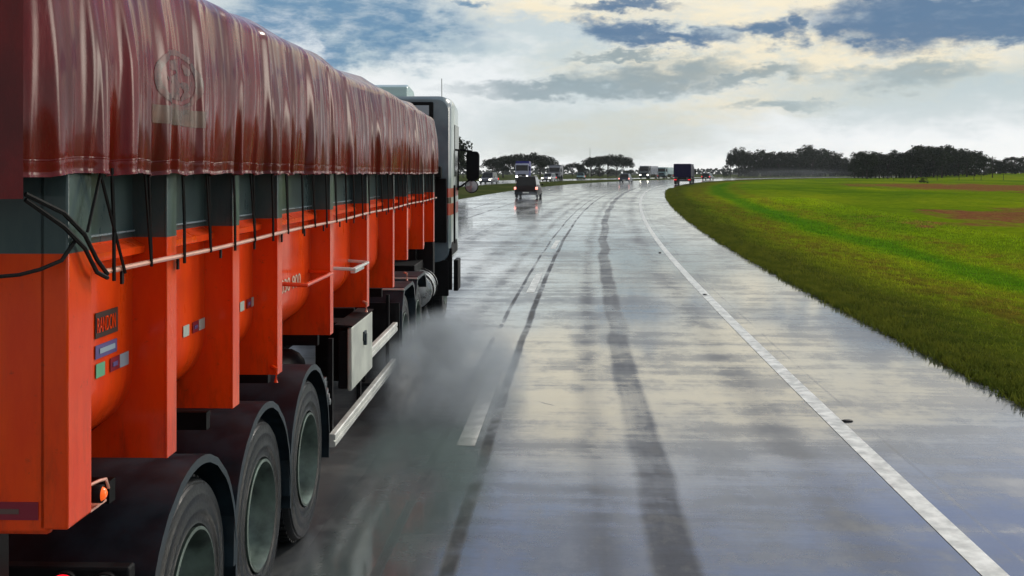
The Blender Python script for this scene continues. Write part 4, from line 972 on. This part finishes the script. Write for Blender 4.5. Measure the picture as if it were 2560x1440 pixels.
def tree(kind, u, Y, hpx, wk, label, group=None, base=None, name='tree'):
    """hpx = height in photo pixels above the horizon line at that spot, wk widens the crown"""
    X = (u - 1280) * Y / FPX; z = ZG(X, Y); hh = hpx * Y / FPX + (CAMH - z)
    cm, tm_ = random.choice(CR[kind]); root = empty(name, (X, Y, z), random.uniform(0, 6.28))
    for nm, me in (('crown', cm), ('trunk', tm_)):
        o = bpy.data.objects.new(nm, me); COL.objects.link(o); o.parent = root; o.scale = (hh * wk, hh * wk, hh)
    tag(root, label, 'tree', group); return root
tree('round', 1140, 150, 106, .75, 'dark leafy tree whose crown shows just above the truck mirror')
tree('round', 1158, 330, 38, 1.0, 'distant small tree seen between the mirror and the cab')
for u, hp, wk, wh in ((1232, 45, 1.0, 'lowest tree at the left end'), (1258, 56, 1.1, 'second tree from the left'), (1290, 60, 1.1, 'middle tree, left of the blue lorry roof,'), (1322, 62, 1.1, 'tallest tree, right above the blue lorry,'), (1350, 58, 1.0, 'rounded tree on the right'), (1245, 30, 1.2, 'short bushy tree tucked under the left end')):
    tree('broad', u, random.uniform(330, 350), hp, wk * 1.1, wh + ' of the big dark clump', 'trees of the clump behind the blue oncoming lorry')
tree('broad', 1362, 335, 42, .8, 'lower tree with gaps at the right end of the big left clump')
tree('round', 1402, 420, 24, 1.2, 'faint grey tree right of the big left clump')
tree('broad', 1432, 420, 34, .9, 'small rounded tree between the two dark clumps')
tree('round', 1452, 440, 28, 1.0, 'small tree touching the left side of the flat-topped clump')
for u, hp, wk, wh in ((1478, 48, .8, 'leftmost and lowest tree'), (1500, 55, .9, 'second tree from the left'), (1520, 57, .9, 'middle tree'), (1542, 56, .9, 'fourth tree from the left'), (1558, 52, .7, 'rightmost tree, with gaps in its crown,')):
    tree('broad', u, random.uniform(390, 410), hp, wk * 1.1, wh + ' of the flat-topped clump', 'trees of the flat-topped clump left of the road')
for k in range(9):
    tree('bushy', random.uniform(1380, 1590), 470, random.uniform(8, 16), 1.4, 'low bush under and beside the distant clumps', 'low bushes beneath the distant clumps', name='bush')
tree('round', 1826, 430, 62, .55, 'thin airy tree at the left end of the dark wood')
tree('round', 1846, 425, 70, .8, 'tall dark tree second from the left end of the dark wood')
tree('bushy', 1815, 435, 22, .8, 'low scrubby tree below the airy tree at the wood end')
def top1(u): return float(np.interp(u, [1850, 1880, 1930, 1980, 2016, 2060, 2100, 2130], [66, 56, 60, 58, 74, 62, 50, 38]))
def top2(u): return float(np.interp(u, [2120, 2150, 2180, 2230, 2260, 2290, 2330, 2380, 2400, 2440, 2470], [44, 54, 60, 54, 64, 72, 76, 70, 66, 62, 40]))
for k in range(26):
    u = 1862 + k * 10.6; tree('bushy', u, random.uniform(425, 460), top1(u) + random.uniform(-7, 4), random.uniform(.9, 1.2), 'dark tree in the left wood behind the shining bend of road', 'trees of the wood behind the bend')
for k in range(32):
    u = 2136 + k * 10.4; tree('bushy' if k % 3 else 'round', u, random.uniform(262, 300), top2(u) + random.uniform(-7, 5), random.uniform(.85, 1.15), 'dark green tree in the right wood beyond the meadow', 'trees of the wood beyond the meadow')
for u, hp in ((2478, 40), (2488, 34), (2500, 38), (2514, 44), (2528, 46), (2540, 42), (2552, 40), (2566, 44)):
    tree('bushy', u, random.uniform(300, 330), hp, 1.15, 'paler small tree at the far right of the skyline', 'small trees at the far right')
# low far woodland along the horizon
r = np.random.default_rng(3); vs = []; fs = []
for _ in range(9000):
    X = r.uniform(-650, 900); Y = r.uniform(950, 1150); h = 5.0 + 3 * mnoise.noise(Vector((X * .012, 0, 0))); z = 1.6 + r.random() * h; sz = r.uniform(.8, 1.8); o = len(vs)
    a1 = r.normal(size=3); a1 /= np.linalg.norm(a1); a2 = np.cross(a1, r.normal(size=3)); a2 /= np.linalg.norm(a2); p = np.array([X, Y, z])
    vs += [tuple(p - a1 * sz), tuple(p + a2 * sz), tuple(p + a1 * sz), tuple(p - a2 * sz)]; fs.append((o, o + 1, o + 2, o + 3))
me = bpy.data.meshes.new('far_woodland'); me.from_pydata(vs, [], fs); me.materials.append(LEAF); o = bpy.data.objects.new('far_woodland', me); COL.objects.link(o); tag(o, kind='stuff')
# mast and poles
def mast(u, Y, hpx, r0, name, label, cross=True):
    X = (u - 1280) * Y / FPX; z = ZG(X, Y); h = hpx * Y / FPX + CAMH - z; e = empty(name, (X, Y, z)); mb = MB(); mb.tube([(0, 0, -.2), (0, 0, h)], [r0, r0 * .6], 8); mb.build('pole', M['panel'] if not cross else BARK, e)
    if cross:
        mb = MB(); mb.box(-.9, .9, -.05, .05, h - .5, h - .38); mb.build('crossarm', BARK, e)
        mb = MB()
        for xx in (-.8, 0, .8): mb.tube([(xx, 0, h - .38), (xx, 0, h - .2)], .04, 6)
        mb.build('insulator', M['panel'], e)
    tag(e, label, name.replace('_', ' ')); return e
mast(1475, 400, 66, .12, 'radio_mast', 'thin mast rising behind the flat-topped clump of trees', False)
mast(2481, 250, 44, .13, 'utility_pole', 'thin utility pole at the right end of the dark wood')
mast(2435, 215, 16, .06, 'utility_pole', 'short pale pole standing in front of the right wood')
# meadow fence
fe = empty('fence', (88, 205, ZG(88, 205))); tag(fe, 'faint wire fence with thin posts along the top of the meadow at right', 'fence')
pw = []
for k in range(16):
    X = 76 + k * 4.0; Y = 215 - k * .8; z = ZG(X, Y); mb = MB(); mb.tube([(X - 88, Y - 205, z - fe.location.z - .1), (X - 88, Y - 205, z - fe.location.z + 1.25)], .05, 6); mb.build('post', BARK, fe); pw.append((X - 88, Y - 205, z - fe.location.z))
mb = MB()
for h_ in (.4, .75, 1.1): mb.tube([(a_, b_, c_ + h_) for a_, b_, c_ in pw], .008, 4)
mb.build('wire', M['guard'], fe)
# bush in the meadow, debris on the shoulder
def rock(name, u, v, r0, label, cat, m, flat=.4):
    X, Y = pix(u, v); bm = bmesh.new(); bmesh.ops.create_icosphere(bm, subdivisions=2, radius=r0)
    for q in bm.verts: q.co *= 1 + .35 * mnoise.noise(q.co * 3 / r0 * .5 + Vector((u, v, 0))); q.co.z *= flat
    me = bpy.data.meshes.new(name); bm.to_mesh(me); bm.free(); me.materials.append(m); o = bpy.data.objects.new(name, me); COL.objects.link(o)
    o.location = (X, Y, ZR_at(X, Y) + r0 * flat * .45); tag(o, label, cat); return o
DEB = mat('dark_debris', (.02, .02, .025), .6)
rock('debris', 2118, 1053, .040, 'small dark lump of debris on the shoulder right of the white edge line', 'debris', DEB).scale = (1.5, .8, .8)
rock('debris', 1650, 632, .045, 'dark scrap lying by the white edge line far ahead', 'debris', DEB)
rock('debris', 1762, 738, .05, 'small black scrap by the cracks right of the edge line', 'debris', DEB)
X, Y = (2310 - 1280) * 170 / FPX, 170
bu = bpy.data.objects.new('bush', CR['bushy'][0][0]); COL.objects.link(bu); bu.location = (X, Y, ZG(X, Y)); bu.scale = (1.6, 1.6, .9); tag(bu, 'small dark bush alone in the meadow in front of the right wood', 'bush')

# ------------------------------------------------------------------ grass blades
def grass_blades():
    r = np.random.default_rng(5); P_ = []
    n1 = 30000
    s = 2 + 88 * r.random(n1) ** 1.35; t = T_R - .05 + 11 * r.random(n1) ** 1.7
    P_.append((s, t))
    s2 = 2 + 126 * r.random(16000) ** 1.3; t2 = T_R - .10 + .55 * r.random(16000) ** 1.3; P_.append((s2, t2))
    s = np.concatenate([a_[0] for a_ in P_]); t = np.concatenate([a_[1] for a_ in P_]); n = len(s)
    ax = np.interp(s, AX[:, 0], AX[:, 1]); ay = np.interp(s, AX[:, 0], AX[:, 2]); ah = np.interp(s, AX[:, 0], AX[:, 3])
    X = ax + t * np.cos(ah); Y = ay - t * np.sin(ah)
    k = s - 40; sp = 10 * np.log1p(np.exp(np.clip(k / 10, -50, 50))); Z = 1.5 * (1 - np.exp(-sp / 130)) + np.array([vz(max(T_R + .01, a_), b_) for a_, b_ in zip(t, s)])
    grow = 1 + s / 45; V = np.empty((n, 9, 3)); 
    for b_ in range(3):
        a_ = r.uniform(0, 2 * math.pi, n); h = r.uniform(.03, .075, n) * grow ** .3 * np.where(t < 2.9, 1.2, 1); wd_ = r.uniform(.006, .014, n) * grow; le = r.uniform(.3, 1.1, n) * h
        ox = r.normal(0, .03, n) * grow; oy = r.normal(0, .03, n) * grow; la = r.uniform(0, 2 * math.pi, n)
        V[:, b_ * 3 + 0] = np.stack([X + ox - np.cos(a_) * wd_, Y + oy - np.sin(a_) * wd_, Z - .02], 1); V[:, b_ * 3 + 1] = np.stack([X + ox + np.cos(a_) * wd_, Y + oy + np.sin(a_) * wd_, Z - .02], 1)
        V[:, b_ * 3 + 2] = np.stack([X + ox + np.cos(la) * le, Y + oy + np.sin(la) * le, Z + h], 1)
    me = bpy.data.meshes.new('grass'); N_ = n * 9; me.vertices.add(N_); me.vertices.foreach_set('co', V.ravel().astype(np.float32))
    me.loops.add(N_); me.loops.foreach_set('vertex_index', np.arange(N_, dtype=np.int32)); me.polygons.add(n * 3)
    me.polygons.foreach_set('loop_start', np.arange(0, N_, 3, dtype=np.int32)); me.polygons.foreach_set('loop_total', np.full(n * 3, 3, dtype=np.int32)); me.update(); me.validate()
    at = me.attributes.new('roadt', 'FLOAT', 'POINT'); at.data.foreach_set('value', np.repeat(t, 9).astype(np.float32)); me.materials.append(grass_mat(True))
    o = bpy.data.objects.new('grass', me); COL.objects.link(o); tag(o, kind='stuff')
grass_blades()

# ------------------------------------------------------------------ spray thrown up by the wheels, and the wet air
def spray(loc, rad, dens, rz=0, seed=0, colr=(.86, .92, 1.0), nsc=1.6, thr=(.42, .7)):
    bm = bmesh.new(); bmesh.ops.create_icosphere(bm, subdivisions=3, radius=1.0); me = bpy.data.meshes.new('water_spray'); bm.to_mesh(me); bm.free()
    m = bpy.data.materials.new('spray_mist'); m.use_nodes = True; t = N(m.node_tree); t.n.clear(); out = t.new('ShaderNodeOutputMaterial'); pv = t.new('ShaderNodeVolumePrincipled')
    oc = t.new('ShaderNodeTexCoord').outputs['Object']; ln = t.new('ShaderNodeVectorMath', operation='LENGTH'); t.put(ln.inputs[0], oc); fall = t.ss(ln.outputs['Value'], .98, .15, 0, 1)
    nz = t.ss(t.noise(t.scale(oc, (nsc, nsc, nsc), (seed, seed, 0)), 1.0, 4, .6), thr[0], thr[1], .08, 1)
    t.put(pv.inputs['Density'], t.m('MULTIPLY', t.m('MULTIPLY', fall, nz), dens)); pv.inputs['Color'].default_value = (*colr, 1); pv.inputs['Anisotropy'].default_value = .3
    t.l.new(pv.outputs[0], out.inputs['Volume']); me.materials.append(m); o = bpy.data.objects.new('water_spray', me); COL.objects.link(o); o.location = loc; o.scale = rad; o.rotation_euler = (0, 0, rz); tag(o, kind='stuff'); return o
def TL(x_, y_, z_): return (x_ * ct - y_ * st_, x_ * st_ + y_ * ct, z_)
spray(TL(-1.05, 12.0, .25), (1.0, 2.6, .80), 7.5, TH, 1, (.80, .90, 1.0))
spray(TL(-.95, 8.6, .12), (.75, 2.6, .42), 2.4, TH, 5, (.32, .42, .42))  # shade beside the truck is put into this spray's dark colour
spray(TL(-.85, 16.0, .25), (.7, 3.0, .45), .5, TH, 9)
spray(TL(-.98, 5.9, .12), (.65, 2.4, .40), 2.4, TH, 13, (.30, .40, .40))  # tinted dark as well, standing in for shadowed white spray
for u, Y, w_, h_, d in ((1322, 85, 1.3, .45, .15), (1565, 162, 2.0, .7, .10), (1711, 154, 2.4, .8, .06), (1300, 180, 4, 1.3, .03), (1640, 325, 10, 2.0, .02), (1560, 300, 8, 2.5, .03)):
    X = (u - 1280) * Y / FPX; spray((X, Y, ZR_at(X, Y) + .3), (w_, 4.5, h_), d, 0, Y)
spray(TL(-1.42, 11.0, .30), (.22, .8, .36), 9, TH, 21, (.9, .95, 1), 2.2)
spray((88.0, 330.0, 2.5), (34, 14, 2.6), .014, 0, 33)
HAZE = True
if HAZE:
    mb = MB(); mb.box(-1500, 1800, -80, 2600, -3, 60); hz = mb.build('haze', None); hz.data.materials.clear()
    m = bpy.data.materials.new('wet_air'); m.use_nodes = True; t = N(m.node_tree); t.n.clear(); out = t.new('ShaderNodeOutputMaterial'); pv = t.new('ShaderNodeVolumePrincipled')
    pv.inputs['Density'].default_value = .00011; pv.inputs['Color'].default_value = (.88, .94, 1, 1); pv.inputs['Anisotropy'].default_value = .2
    t.l.new(pv.outputs[0], out.inputs['Volume']); hz.data.materials.append(m); tag(hz, kind='stuff')
